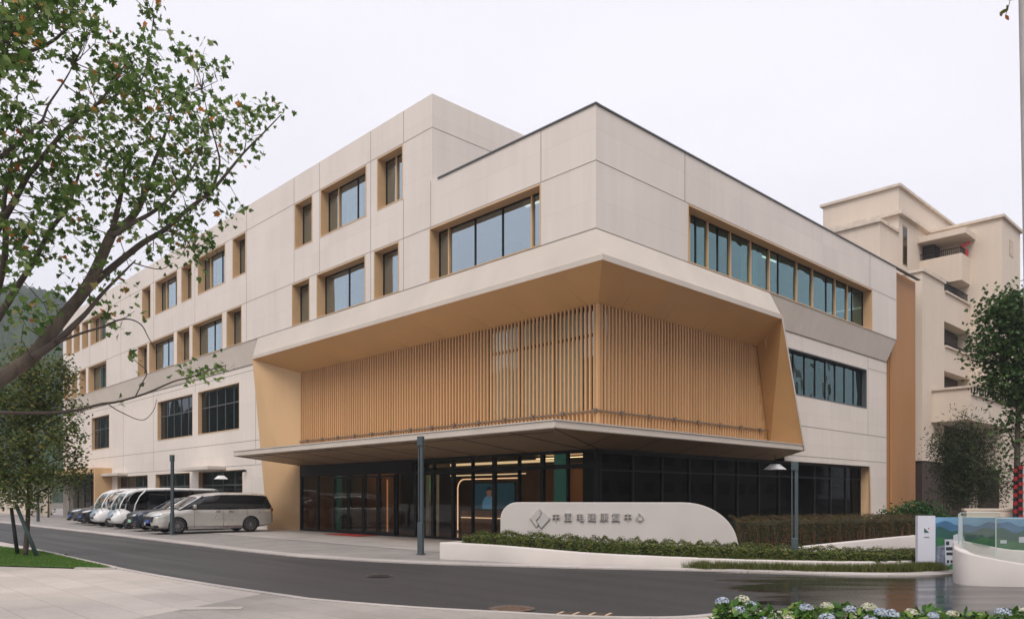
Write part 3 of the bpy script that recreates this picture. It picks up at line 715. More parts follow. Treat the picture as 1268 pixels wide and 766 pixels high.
# ---- lobby interior
ib = MB()
ib.quad((-34, YG+.1, .02), (XG-.1, YG+.1, .02), (XG-.1, 43, .02), (-34, 43, .02)); ib.build('lobby_floor', INFLOOR, OB)
ib = MB(); ib.quad((-34, YG+.1, 3.35), (XG-.1, YG+.1, 3.35), (XG-.1, 43, 3.35), (-34, 43, 3.35)); ib.box(-26.5, -17.6, 20.5, 21.2, 2.85, 3.0); ib.build('lobby_ceiling', INCEIL, OB)
ib = MB(); ib.box(-34, -17.0, 25.4, 25.6, 0, 3.3); ib.box(-34.0, -33.8, YG+.1, 25.4, 0, 3.3); ib.box(-33.6, -28.9, 20.6, 20.7, 0, 3.3)
ib.build('lobby_wall', INWOOD, OB)
ib = MB(); ib.box(-17.0, -16.9, 19.6, 43, 0, 3.3); ib.build('dark_inner_wall', mat('dark_inner_wall', (.03,.028,.025), .9), OB)  # inner wall coloured near black in place of the unlit room
ib = MB(); ib.box(-17.75, -17.15, 19.0, 19.1, 0, 3.3); ib.box(-32.2, -31.6, 19.2, 19.3, 0, 3.3); ib.build('teal_glow_panel', emit_mat('teal_glow_panel', (.10, .32, .27), .14), OB)  # panels given a faint glow in place of light falling on them
ib = MB(); ib.box(-25.3, -25.1, 19.4, 19.5, 0, 2.5); ib.box(-24.75, -24.55, 19.4, 19.5, 0, 2.5); ib.build('white_door_post', mat('white_paint', (.7, .75, .72), .5), OB)
ledb = MB()
ledb.box(-25.0, -19.05, 20.44, 20.47, 2.88, 2.97)
ledb.box(-27.4, -22.6, 22.4, 22.5, 2.55, 2.59); ledb.box(-29.5, -25.3, 24.2, 24.3, 2.62, 2.66)
ledb.build('ceiling_light_strip', WARM, OB)
lw = MB(); lw.box(-23.9, -17.9, YG+.55, YG+1.35, 3.12, 3.14); lw.build('cove_light', emit_mat('cove_light', (1, .66, .36), 1.0), OB)
lw = MB(); lw.box(-31.5, -25.2, YG+.9, YG+1.5, 3.20, 3.23); lw.box(-23, -18, 23.5, 24.3, 3.2, 3.23); lw.build('lobby_fill_panel', emit_mat('lobby_fill', (1, .70, .42), 2.6), OB)  # emissive panels added to warm the lobby behind the doors
# glowing rounded outline of the lobby portal
ob = MB(); path = []
for k in range(9):
    an = math.pi-k*math.pi/2/8; path.append((-27.1+.45+.45*math.cos(an), 22.6, 1.95+.45*math.sin(an)))
path = [(-27.1, 22.6, .1)]+path+[(-23.2, 22.6, 2.4)]
ob.tube(path, .028, 6); ob.build('portal_light', emit_mat('portal_light', (1, .62, .38), .9), OB)
ob = MB(); ob.box(-27.0, -23.5, 22.7, 22.74, .66, .70); ob.build('counter_light', WARM, OB)
ob = MB(); ob.box(-27.0, -22.6, 22.75, 23.2, 0, 1.0); ob.build('reception_counter', INWOOD, OB)
ob = MB(); ob.tube([(-28.03, 19.4, .1), (-28.03, 19.4, 2.35)], .035, 6); ob.build('portal_light', emit_mat('door_light', (1, .42, .22), .55), OB)
# wide wall screen showing a presenter in a light blue shirt
scr = empty('wall_screen', (-23.5, 21.6, 1.2), 0, 'lit blue wall screen behind the lobby glass showing a person in a light blue shirt', 'screen')
sx0, sx1, sy = -24.75, -22.35, 21.6
q = MB(); q.box(sx0-.05, sx1+.05, sy, sy+.06, 1.05, 2.22); q.build('screen_frame', DARKM, scr)
q = MB(); q.box(sx0, sx1, sy-.012, sy-.002, 1.10, 2.17); q.build('screen_picture', emit_mat('screen_blue', (.05, .13, .20), .20), scr)
q = MB(); cxp = -23.85
q.quad(*[(cxp+a, sy-.018, 1.10+b) for a, b in ((-.42,0),(.42,0),(.40,.30),(.28,.48),(.10,.56),(-.10,.56),(-.30,.46),(-.42,.25))]); 
q.build('shirt', emit_mat('screen_shirt', (.14, .34, .58), .3), scr)
q = MB(); q.quad(*[(cxp+.0+.15*math.cos(k*.4488), sy-.020, 1.82+.19*math.sin(k*.4488)) for k in range(14)]); q.box(cxp-.07, cxp+.07, sy-.022, sy-.016, 1.58, 1.70); q.build('face', emit_mat('screen_face', (.28, .13, .09), .4), scr)
q = MB(); q.quad(*[(cxp+.17*math.cos(k*math.pi/10), sy-.026, 1.88+.17*math.sin(k*math.pi/10)) for k in range(11)]); q.build('hair', emit_mat('screen_hair', (.01, .01, .012), .4), scr)
ex = MB(); ex.box(-25.05, -24.8, 19.55, 19.6, 2.05, 2.17); ex.box(-32.6, -32.3, 19.5, 19.55, 2.25, 2.36)
ex.build('exit_light', GREENL, OB)

# ---- small canopies and portal of the left wing
aw = MB(); aw.box(-44.84, -40.37, 16.6, YL-.003, 3.06, 3.24); bevel(aw.build('door_canopy', TRIM, OB), .015)
aw = MB(); aw.box(-59.48, -56.11, 16.9, YL-.003, 3.06, 3.24); bevel(aw.build('door_canopy', TRIM, OB), .015)
po = MB(); po.box(-59.75, -59.45, 16.5, YL-.003, 0, 3.66); po.box(-71.5, -59.76, 16.45, YL-.003, 3.32, 3.66)
po.build('side_portal', GOLDP, OB)
pg = MB()
for i in range(7): pg.box(-70.9+i*1.8, -70.82+i*1.8, YL+.3, YL+.38, 0, 3.3)
pg.box(-71, -60.9, YL+.3, YL+.38, 2.4, 2.5)
PG = pg.build('portal_glazing', DARKM, OB)
q = MB(); q.quad((-71, YL+.34, 0), (-60.9, YL+.34, 0), (-60.9, YL+.34, 3.3), (-71, YL+.34, 3.3)); q.build('pane', G_DARK, PG)
q = MB(); q.tube([(-37.95, YL-.12, 2.95), (-37.95, YL-.02, 2.95)], .05, 8); q.tube([(-37.95, YL-.22, 2.93), (-37.95, YL-.10, 2.95)], .07, 8)
q.build('security_camera', DARKM, OB)

# pendant solids stand in for white tent tops mirrored in the glass
def mirrored_tent(x, y, z, s, label):
    r = empty('tent_reflection', (x, y, z), 0, label, 'lamp')
    b = MB(); n = 4
    lo = [(s*.5*a, s*.5*c) for a, c in ((-1,-1),(1,-1),(1,1),(-1,1))]; hi = [(p[0]*.42, p[1]*.42) for p in lo]; h = s*.33
    for i in range(4):
        j = (i+1) % 4; b.quad((*lo[i], 0), (*lo[j], 0), (*hi[j], h), (*hi[i], h))
    b.quad(*[(*p, h) for p in hi]); b.build('tent_top', mat('tent_top', (.75, .75, .76), .7), r, world=False)
    t = MB(); t.tube([(0,0,h), (0,0,h+.35)], .012, 6); t.build('reflection_stem', DARKM, r, world=False)
mirrored_tent(-40.2, 17.25, 2.55, .55, 'white tapered tent reflection, built as a solid, before the dark left wing doorway')
mirrored_tent(-14.45, 27.9, 2.66, .62, 'white tapered tent reflection, built as a solid, under the right end of the canopy')

# ================================================================= BUILDING BEHIND
AB = empty('apartment_block', (-17, 52, 0), 0, 'beige rendered stepped block with open balconies rising behind the gold louvre strip', 'building')
ab = MB()
def blk(x0, x1, y0, y1, z0, z1): ab.box(x0, x1, y0, y1, z0, z1)
blk(-21.5, -17.0, 47.7, 62, 0, 19.75)                      # tall block
blk(-19.9, -17.004, 44.9, 47.7, 0, 17.0)                   # lower front part
blk(-17.0, -14.65, 44.5, 48.0, 3.55, 13.65)                # side tower
blk(-17.0, -16.6, 44.6, 48.0, 0, 3.55)
# stair bay with open landings between y 48 and 52.7
blk(-17.0, -14.65, 48.0, 52.7, 8.75, 10.1)
blk(-15.0, -14.65, 48.0, 52.7, 11.56, 13.2)
blk(-17.0, -15.0, 48.0, 52.7, 11.56, 12.2)
blk(-17.0, -14.65, 48.0, 52.7, 7.45, 7.8)
# far right block
blk(-17.0, -12.95, 52.7, 56.7, 0, 18.15)
blk(-17.0, -13.6, 56.7, 64, 0, 14.6)
# top balcony
blk(-17.0, -14.65, 51.1, 52.7, 14.5, 16.1); 
ab.quad((-17, 50.4, 13.9), (-14.65, 51.1, 14.5), (-14.65, 52.7, 14.5), (-17, 52.7, 13.9))
blk(-17.0, -14.35, 50.8, 52.7, 17.15, 17.5)
W2 = ab.build('wall', BEIGE, AB)
ab = MB()                                                   # terrace bridge
ab.box(-14.65, -12.8, 46.0, 62, 5.7, 6.0); ab.box(-14.65, -14.45, 46.2, 48, 6.0, 7.4); ab.box(-14.65, -12.8, 46.0, 46.2, 6.0, 7.4); ab.box(-13.0, -12.8, 46.2, 62, 6.0, 7.05)
ab.build('terrace', BEIGE, AB)
ab = MB()
for x0, x1, y0, y1, z in ((-21.65,-16.85,47.55,62,19.75), (-20.0,-16.9,44.75,47.65,17.0), (-17.05,-14.55,44.4,48.05,13.65), (-17.1,-12.8,52.55,56.85,18.15)):
    ab.box(x0, x1, y0, y1, z, z+.16)
ab.box(-20.9, -16.75, 47.45, 62, 18.1, 18.3)
for z in (13.2, 10.1): ab.box(-15.05, -14.55, 48.1, 52.6, z, z+.10)
ab.box(-14.75, -12.7, 45.9, 46.25, 7.4, 7.52); ab.box(-13.05, -12.7, 46.25, 62, 7.05, 7.15)
ab.build('coping', mat('coping_stone', (.60, .52, .44), .8), AB)
ab = MB()
for z0, z1 in ((7.52, 7.55), (13.3, 13.85), (10.2, 10.45), (16.1, 16.5)):
    y0, y1 = (51.2, 52.6) if z0 > 16 else (48.2, 52.5)
    x = -14.72
    ab.box(x-.02, x+.02, y0, y1, z1-.04, z1)
    yy = y0
    while yy < y1: ab.box(x-.012, x+.012, yy, yy+.024, z0, z1-.04); yy += .14
for k in range(20): ab.box(-16.95+k*.115, -16.93+k*.115, 51.2, 51.22, 16.1, 16.5)
ab.box(-17, -14.7, 51.19, 51.23, 16.47, 16.51)
for k in range(24): ab.box(-12.92, -12.86, 46.6+k*.5, 46.66+k*.5, 7.15, 7.55)
ab.box(-12.92, -12.86, 46.5, 58.6, 7.53, 7.60)
ab.build('railing', DARKM, AB)
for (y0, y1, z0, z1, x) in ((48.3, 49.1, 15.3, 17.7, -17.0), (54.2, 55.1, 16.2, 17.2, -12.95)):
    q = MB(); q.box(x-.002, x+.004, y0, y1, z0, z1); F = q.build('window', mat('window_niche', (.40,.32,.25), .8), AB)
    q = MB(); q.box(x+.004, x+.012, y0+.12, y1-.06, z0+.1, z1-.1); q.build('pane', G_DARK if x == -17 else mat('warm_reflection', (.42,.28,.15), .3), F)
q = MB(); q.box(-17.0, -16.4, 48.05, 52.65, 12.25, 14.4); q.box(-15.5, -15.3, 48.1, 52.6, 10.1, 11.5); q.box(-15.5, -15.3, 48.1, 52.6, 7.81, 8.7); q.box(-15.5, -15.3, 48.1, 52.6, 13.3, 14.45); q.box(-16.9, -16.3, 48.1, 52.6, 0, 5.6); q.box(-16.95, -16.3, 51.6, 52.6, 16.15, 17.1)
q.build('recess_shade_box', mat('recess_shade', (.055, .045, .04), .9), AB)  # dark boxes put the shade of the open landings into colour
q = MB(); q.box(-16.25, -16.2, 48.9, 50.9, 12.4, 13.9); q.box(-16.25, -16.2, 49.2, 50.6, 10.2, 11.3); q.build('landing_glazing', G_MID, AB)
q = MB(); q.box(-14.70, -14.68, 51.9, 52.5, 16.0, 16.55); q.tube([(-14.8, 51.6, 16.6), (-14.6, 52.3, 16.95)], .1, 6)
tag(q.build('laundry', mat('red_cloth', (.45, .04, .04), .8)), 'red cloth hung over the rail of the top balcony', 'cloth')
# dark sheets in place of the shade inside the garage openings
q = MB(); q.box(-17.0, -14.7, 44.6, 44.65, 0, 3.5); q.box(-14.75, -14.7, 44.65, 47.9, 0, 3.5); q.box(-14.2, -13.1, 52.62, 52.68, 0, 3.2); q.box(-14.72, -14.68, 48.0, 52.6, 0, 5.66)
q.build('garage_shade_sheet', mat('garage_dark', (.045, .028, .022), .7), AB)

# ================================================================= VEHICLES
def paint(name, col, metal=.5, rough=.28):
    m = mat(name, col, rough, metal=metal, var=.03, scale=1, coat=.5); m.node_tree.nodes['Principled BSDF'].inputs['Coat Roughness'].default_value = .12; return m
TYRE = mat('tyre_rubber', (.02, .02, .02), .85); RIM = mat('alloy', (.42, .42, .43), .3, metal=.9); BLACKP = mat('black_plastic', (.015, .015, .017), .4)
CARGL = mat('car_glass', (.010, .012, .014), .04, spec=.8); LAMPG = mat('headlight_glass', (.55, .57, .60), .12, spec=.8); REDL = mat('tail_red', (.30, .01, .01), .2)
CHROME = mat('chrome', (.65, .65, .66), .15, metal=1); PLATE = mat('plate_green', (.35, .60, .45), .5); PLATEB = mat('plate_blue', (.05, .12, .45), .5)
def smooth3(P, n):
    P = [Vector(p) for p in P]; r = []
    for i in range(len(P)-1):
        p0, p1, p2, p3 = P[max(i-1,0)], P[i], P[i+1], P[min(i+2, len(P)-1)]
        for k in range(n):
            s = k/n; r.append(.5*((2*p1)+(p2-p0)*s+(2*p0-5*p1+4*p2-p3)*s*s+(3*p1-p0-3*p2+p3)*s**3))
    r.append(P[-1]); return r
def loft(b, rings, cap=True):
    n = len(rings[0]); base = len(b.v)
    for r in rings: b.v += [tuple(p) for p in r]
    for i in range(len(rings)-1):
        for k in range(n):
            k2 = (k+1) % n; b.f.append((base+i*n+k, base+i*n+k2, base+(i+1)*n+k2, base+(i+1)*n+k)); b.m.append(b.mi)
    if cap:
        b.f.append(tuple(base+k for k in range(n))[::-1]); b.m.append(b.mi)
        e = base+(len(rings)-1)*n; b.f.append(tuple(e+k for k in range(n))); b.m.append(b.mi)
def interp(tab, y):
    if y <= tab[0][0]: return tab[0][1:]
    for a, c in zip(tab, tab[1:]):
        if y <= c[0]:
            t = (y-a[0])/(c[0]-a[0]); t = t*t*(3-2*t)*.35+t*.65
            return tuple(a[i]+(c[i]-a[i])*t for i in range(1, len(a)))
    return tab[-1][1:]
def wheel(parent, x, y, r, wd, side):
    b = MB(); n = 28; prof = [(-wd/2, r*.66), (-wd/2, r*.93), (-wd*.36, r), (wd*.36, r), (wd/2, r*.93), (wd/2, r*.66)]
    rings = [[(q[0], math.cos(2*math.pi*k/n)*q[1], math.sin(2*math.pi*k/n)*q[1]) for q in prof] for k in range(n)]
    base = 0
    for rr in rings: b.v += rr
    for k in range(n):
        for j in range(len(prof)-1):
            k2 = (k+1) % n; m = len(prof); b.f.append((k*m+j, k2*m+j, k2*m+j+1, k*m+j+1)); b.m.append(0)
    W = b.build('wheel', BLACKP, parent, world=False, smooth=True); W.location = (x, y, r)
    T = b.build('tyre', TYRE, W, world=False, smooth=True)
    W.data = MB().quad((side*wd*.1, -r*.6, -r*.6), (side*wd*.1, r*.6, -r*.6), (side*wd*.1, r*.6, r*.6), (side*wd*.1, -r*.6, r*.6)).build('hub_plate', BLACKP, None, world=False).data
    bpy.data.objects.remove([o for o in bpy.data.objects if o.name.startswith('hub_plate')][0])
    q = MB(); s = side*wd*.42
    for k in range(10):
        a = 2*math.pi*k/10; c, d = math.cos(a), math.sin(a)
        q.obox((s, c*r*.36, d*r*.36), (.012, 0, 0), (0, c*r*.30, d*r*.30), (0, -d*r*.045, c*r*.045))
    q.tube([(s-.02, 0, 0), (s+.02, 0, 0)], r*.14, 12)
    for k in range(24):
        a = 2*math.pi*k/24; a2 = 2*math.pi*(k+1)/24
        q.quad((s, math.cos(a)*r*.60, math.sin(a)*r*.60), (s, math.cos(a2)*r*.60, math.sin(a2)*r*.60), (s, math.cos(a2)*r*.69, math.sin(a2)*r*.69), (s, math.cos(a)*r*.69, math.sin(a)*r*.69))
    q.build('rim', RIM, W, world=False); return W
def car(name, label, cat, loc, rz, P, low, gh, wheels, kind, group):
    """nose towards -y. low: (y, halfwidth, z_bottom, z_top); gh: (y, z_belt, z_roof, half_belt, half_roof)"""
    root = empty(name, loc, rz, label, cat, group)
    b = MB(); ys = np.linspace(low[0][0], low[-1][0], 150); wr = wheels[2]; RA = wr*1.14
    def section(y, n=40):
        w, zb, zt = interp(low, y); h = zt-zb
        half = [(w*.80, zb), (w*.97, zb+h*.10), (w*1.0, zb+h*.36), (w*.985, zb+h*.60), (w*.965, zb+h*.80), (w*.90, zb+h*.94), (w*.70, zt), (w*.3, zt+.012), (0, zt+.014)]
        P = [Vector((p[0], p[1], 0)) for p in half]; P = smooth3(P, 6); return [(p.x, p.y) for p in P]
    rings = [section(y) for y in ys]; n = len(rings[0]); nv = {}
    for sgn in (1, -1):
        base = len(b.v)
        for i, y in enumerate(ys):
            for x, z in rings[i]:
                yy, zz = y, z
                if x > .6:
                    for wy in wheels[:2]:     # pull the mesh onto the edge of the wheel arch
                        d = math.hypot(y-wy, z-wr)
                        if abs(d-RA) < .028 and d > 0: yy, zz = wy+(y-wy)*RA/d, wr+(z-wr)*RA/d
                b.v.append((sgn*x, yy, zz))
        for i in range(len(ys)-1):
            for k in range(n-1):
                q = (base+i*n+k, base+i*n+k+1, base+(i+1)*n+k+1, base+(i+1)*n+k)
                cy = sum(b.v[j][1] for j in q)/4; cz = sum(b.v[j][2] for j in q)/4; cx = abs(sum(b.v[j][0] for j in q)/4)
                if cx > .6 and any(math.hypot(cy-wy, cz-wr) < RA-.004 for wy in wheels[:2]): continue
                b.f.append(q if sgn > 0 else q[::-1]); b.m.append(0)
        for e_ in (0, len(ys)-1):
            j0 = base+e_*n; b.f.append(tuple(range(j0, j0+n))+((base+e_*n),) if 0 else tuple(range(j0, j0+n))); b.m.append(0)
        for i in range(len(ys)-1):            # underside
            x0, z0 = rings[i][0]; x1, z1 = rings[i+1][0]
            if any(abs(ys[i]-wy) < RA for wy in wheels[:2]): x0 = x1 = .62
            b.quad((0, ys[i], z0), (sgn*x0, ys[i], z0), (sgn*x1, ys[i+1], z1), (0, ys[i+1], z1)); b.m[-1] = 1
        for wy in wheels[:2]:                 # dark wheel housing
            w_ = interp(low, wy)[0]-.012
            arc = [(wy+RA*math.cos(t), wr+RA*math.sin(t)) for t in np.linspace(-.35, math.pi+.35, 25)]
            for p, q in zip(arc, arc[1:]): b.quad((sgn*.6, *p), (sgn*w_, *p), (sgn*w_, *q), (sgn*.6, *q)); b.m[-1] = 1
            b.quad(*[(sgn*.6, *p) for p in arc]); b.m[-1] = 1
    B = b.build('body', [P, BLACKP], root, world=False, smooth=True); B.data.set_sharp_from_angle(angle=R(38))
    # greenhouse: painted shell and glass
    def gsec(y, g=0.0):
        zb, zr, wb_, wr_ = interp(gh, y); h = zr-zb
        half = [(wb_+g, zb), (wb_-(wb_-wr_)*.45+g, zb+h*.5), (wr_+g*.8, zb+h*.86), (wr_*.86, zr-.02+g*.3), (wr_*.45, zr+.01+g*.3)]
        return half
    ys = np.linspace(gh[0][0], gh[-1][0], 36)
    b = MB(); loft(b, [[(x, y, z) for x, z in gsec(y)]+[(-x, y, z) for x, z in gsec(y)[::-1]] for y in ys])
    b.build('cabin_glass', CARGL, root, world=False, smooth=True)
    # painted roof skin over the top part and pillars
    b = MB(); ry0, ry1, pill = kind['roof']
    yy = [y for y in np.linspace(ry0, ry1, 24)]
    for a, c in zip(yy, yy[1:]):
        A = gsec(a, .012)[2:]; D = gsec(c, .012)[2:]
        A = [(x, a, z+.008) for x, z in A]+[(-x, a, z+.008) for x, z in A[::-1]]; D = [(x, c, z+.008) for x, z in D]+[(-x, c, z+.008) for x, z in D[::-1]]
        for i in range(len(A)-1): b.quad(A[i], A[i+1], D[i+1], D[i])
    R_ = b.build('roof', P, root, world=False, smooth=True)
    for py0, py1 in pill:                # leaning pillars: from belt at py0 to roof rail at py1
        for s in (-1, 1):
            b = MB(); A = gsec(py0, .014)[0]; pts = []
            for t in np.linspace(0, 1, 8):
                y = py0+(py1-py0)*t; zb, zr, wb_, wr_ = interp(gh, y)
                zz = interp(gh, py0)[0]*(1-t)+(interp(gh, py1)[1]-.03)*t
                if zz > zr-.02: zz = zr-.02
                ww = wb_-(wb_-wr_)*min(max((zz-zb)/max(zr-zb, .01), 0), 1)
                pts.append((s*(ww+.004), y, zz))
            b.tube(pts, .032, 6); b.build('pillar', P, root, world=False, smooth=True)
    for wy in wheels[:2]:
        for s in (-1, 1): wheel(root, s*(wheels[3]), wy, wr, .23, s)
    y0 = low[0][0]
    fr = MB(); fr.box(-kind['gw'], kind['gw'], y0-.03, y0+.10, kind['gz'][0], kind['gz'][1])
    bevel(fr.build('grille', BLACKP, root, world=False), .03, 3)
    for s in (-1, 1):
        q = MB(); hx, hy, hz = kind['head']
        q.quad((s*kind['gw']*.9, y0-.035, hz-.02), (s*hx, y0+.16, hz+.02), (s*(hx+.03), y0+.42, hz+.10), (s*hx*.96, y0+.30, hz+.13), (s*kind['gw']*.95, y0+.0, hz+.06))
        q.quad((s*kind['gw']*.9, y0-.05, hz-.02), (s*(hx+.02), y0+.14, hz+.02), (s*(hx+.04), y0+.40, hz+.11), (s*kind['gw']*.95, y0-.02, hz+.06))
        q.build('headlight', LAMPG, root, world=False)
        q = MB(); q.box(s*hx*.72, s*hx*1.0, y0-.01, y0+.2, kind['gz'][0]-.24, kind['gz'][0]-.12); bevel(q.build('air_intake', BLACKP, root, world=False), .02)
        q = MB(); mw = kind['mir']; q.box(s*(mw[0]), s*(mw[0]+.22), mw[1]-.05, mw[1]+.08, mw[2], mw[2]+.17)
        bevel(q.build('wing_mirror', P, root, world=False), .05, 3)
        for hy_ in kind['handles']:
            q = MB(); w_ = interp(low, hy_)[0]; q.box(s*w_*.955, s*(w_*.965+.03), hy_-.11, hy_+.11, kind['hz'], kind['hz']+.03); bevel(q.build('door_handle', kind.get('hm', CHROME), root, world=False), .01)
        q = MB(); yb = low[-1][0]; q.box(s*.55, s*(low[-2][1]*.93), yb-.22, yb+.015, kind['tz'], kind['tz']+.14); bevel(q.build('tail_light', REDL, root, world=False), .03)
        q = MB()
        for sy_ in kind['seams']:
            pts = [(s*(x+.004), sy_, z) for x, z in section(sy_)[3:34] if min(math.hypot(sy_-wy, z-wr) for wy in wheels[:2]) > RA+.02]
            for a, c in zip(pts, pts[1:]): q.quad(a, c, (c[0], c[1]+.012, c[2]), (a[0], a[1]+.012, a[2]))
        q.build('door_seam', BLACKP, root, world=False)
        q = MB()                          # body crease and dark sill
        w_ = low[4][1]; q.box(s*w_*.90, s*(w_*.985), wheels[0]+wr*1.25, wheels[1]-wr*1.25, low[4][2]-.02, low[4][2]+.07)
        q.build('sill', kind.get('sillm', BLACKP), root, world=False)
    q = MB(); q.box(-.23, .23, y0-.045, y0-.03, kind['pz'], kind['pz']+.14); q.build('number_plate', kind['plate'], root, world=False)
    q = MB(); q.tube([(-kind['gw']*.95, y0-.03, kind['gz'][1]), (0, y0-.05, kind['gz'][1]+.01), (kind['gw']*.95, y0-.03, kind['gz'][1])], .014, 6); q.build('grille_trim', CHROME, root, world=False)
    return root
GRP = 'vehicles parked nose out in front of the left wing'
low_v = [(-2.60,.62,.34,.60), (-2.52,.84,.26,.80), (-2.3,.92,.22,.93), (-1.75,.945,.21,1.02), (-1.2,.95,.21,1.10), (0,.95,.21,1.08), (1.4,.95,.21,1.10), (2.2,.94,.24,1.12), (2.5,.90,.30,1.10), (2.62,.80,.36,.98)]
gh_v = [(-1.62,1.03,1.06,.86,.80), (-.60,1.08,1.66,.90,.74), (.2,1.08,1.76,.91,.76), (1.4,1.08,1.765,.91,.76), (2.15,1.09,1.72,.90,.75), (2.36,1.09,1.66,.88,.73), (2.60,1.08,1.10,.84,.78)]
car('silver_minivan', 'champagne silver minivan with black side glass, nearest the entrance canopy', 'minivan', (-34.55, 14.3, .026), R(-3), paint('champagne_paint', (.60, .58, .545)), low_v, gh_v, (-1.66, 1.53, .345, .83),
    dict(roof=(-.95, 2.42, 0)if 0 else (-.80, 2.45, [(-1.60,-.55)]), gw=.62, gz=(.50,.74), head=(.86, 0, .76), mir=(.90,-1.0,1.08), handles=[.05,.62], hz=.93, seams=[-.98,.28,1.35], tz=.92, pz=.46, plate=PLATEB, sillm=CHROME), GRP)
low_s = [(-2.36,.60,.36,.62), (-2.28,.86,.26,.82), (-2.0,.92,.22,.93), (-1.4,.94,.21,.99), (-.8,.94,.21,1.03), (0,.94,.21,1.02), (1.0,.94,.22,1.04), (1.8,.93,.26,1.06), (2.2,.88,.32,1.02), (2.36,.76,.38,.88)]
gh_s = [(-1.25,.96,.99,.84,.78), (-.25,1.0,1.50,.88,.70), (.5,1.01,1.60,.89,.72), (1.2,1.02,1.58,.88,.71), (1.75,1.03,1.46,.86,.68), (2.25,1.0,1.05,.80,.70)]
ks = dict(roof=(-.42, 2.0, [(-1.22,-.25)]), gw=.55, gz=(.42,.70), head=(.84, 0, .72), mir=(.88,-.72,1.0), handles=[.15,1.05], hz=.88, seams=[-.75,.38,1.3], tz=.86, pz=.40, plate=PLATE)
car('dark_blue_suv', 'dark blue crossover with green number plate, between the silver minivan and a white shuttle', 'car', (-38.05, 14.45, .026), R(-3), paint('navy_paint', (.020, .030, .048)), low_s, gh_s, (-1.45, 1.35, .36, .82), ks, GRP)
k2 = dict(ks); k2['plate'] = PLATEB
car('black_sedan', 'black saloon car parked beside the farther white shuttle bus', 'car', (-48.1, 15.0, .026), R(-2), paint('black_paint', (.012, .013, .016)), [(a, b*.97, c, d*.93) for a, b, c, d in low_s], [(a, b*.93, c*.90, d*.96, e*.95) for a, b, c, d, e in gh_s], (-1.42, 1.35, .33, .80), k2, GRP)
car('grey_sedan', 'dark grey saloon car at the far left end of the parked row', 'car', (-51.4, 15.3, .026), R(-1), paint('grey_paint', (.10, .105, .115)), [(a, b*.97, c, d*.94) for a, b, c, d in low_s], [(a, b*.94, c*.91, d*.96, e*.95) for a, b, c, d, e in gh_s], (-1.42, 1.35, .33, .80), k2, GRP)

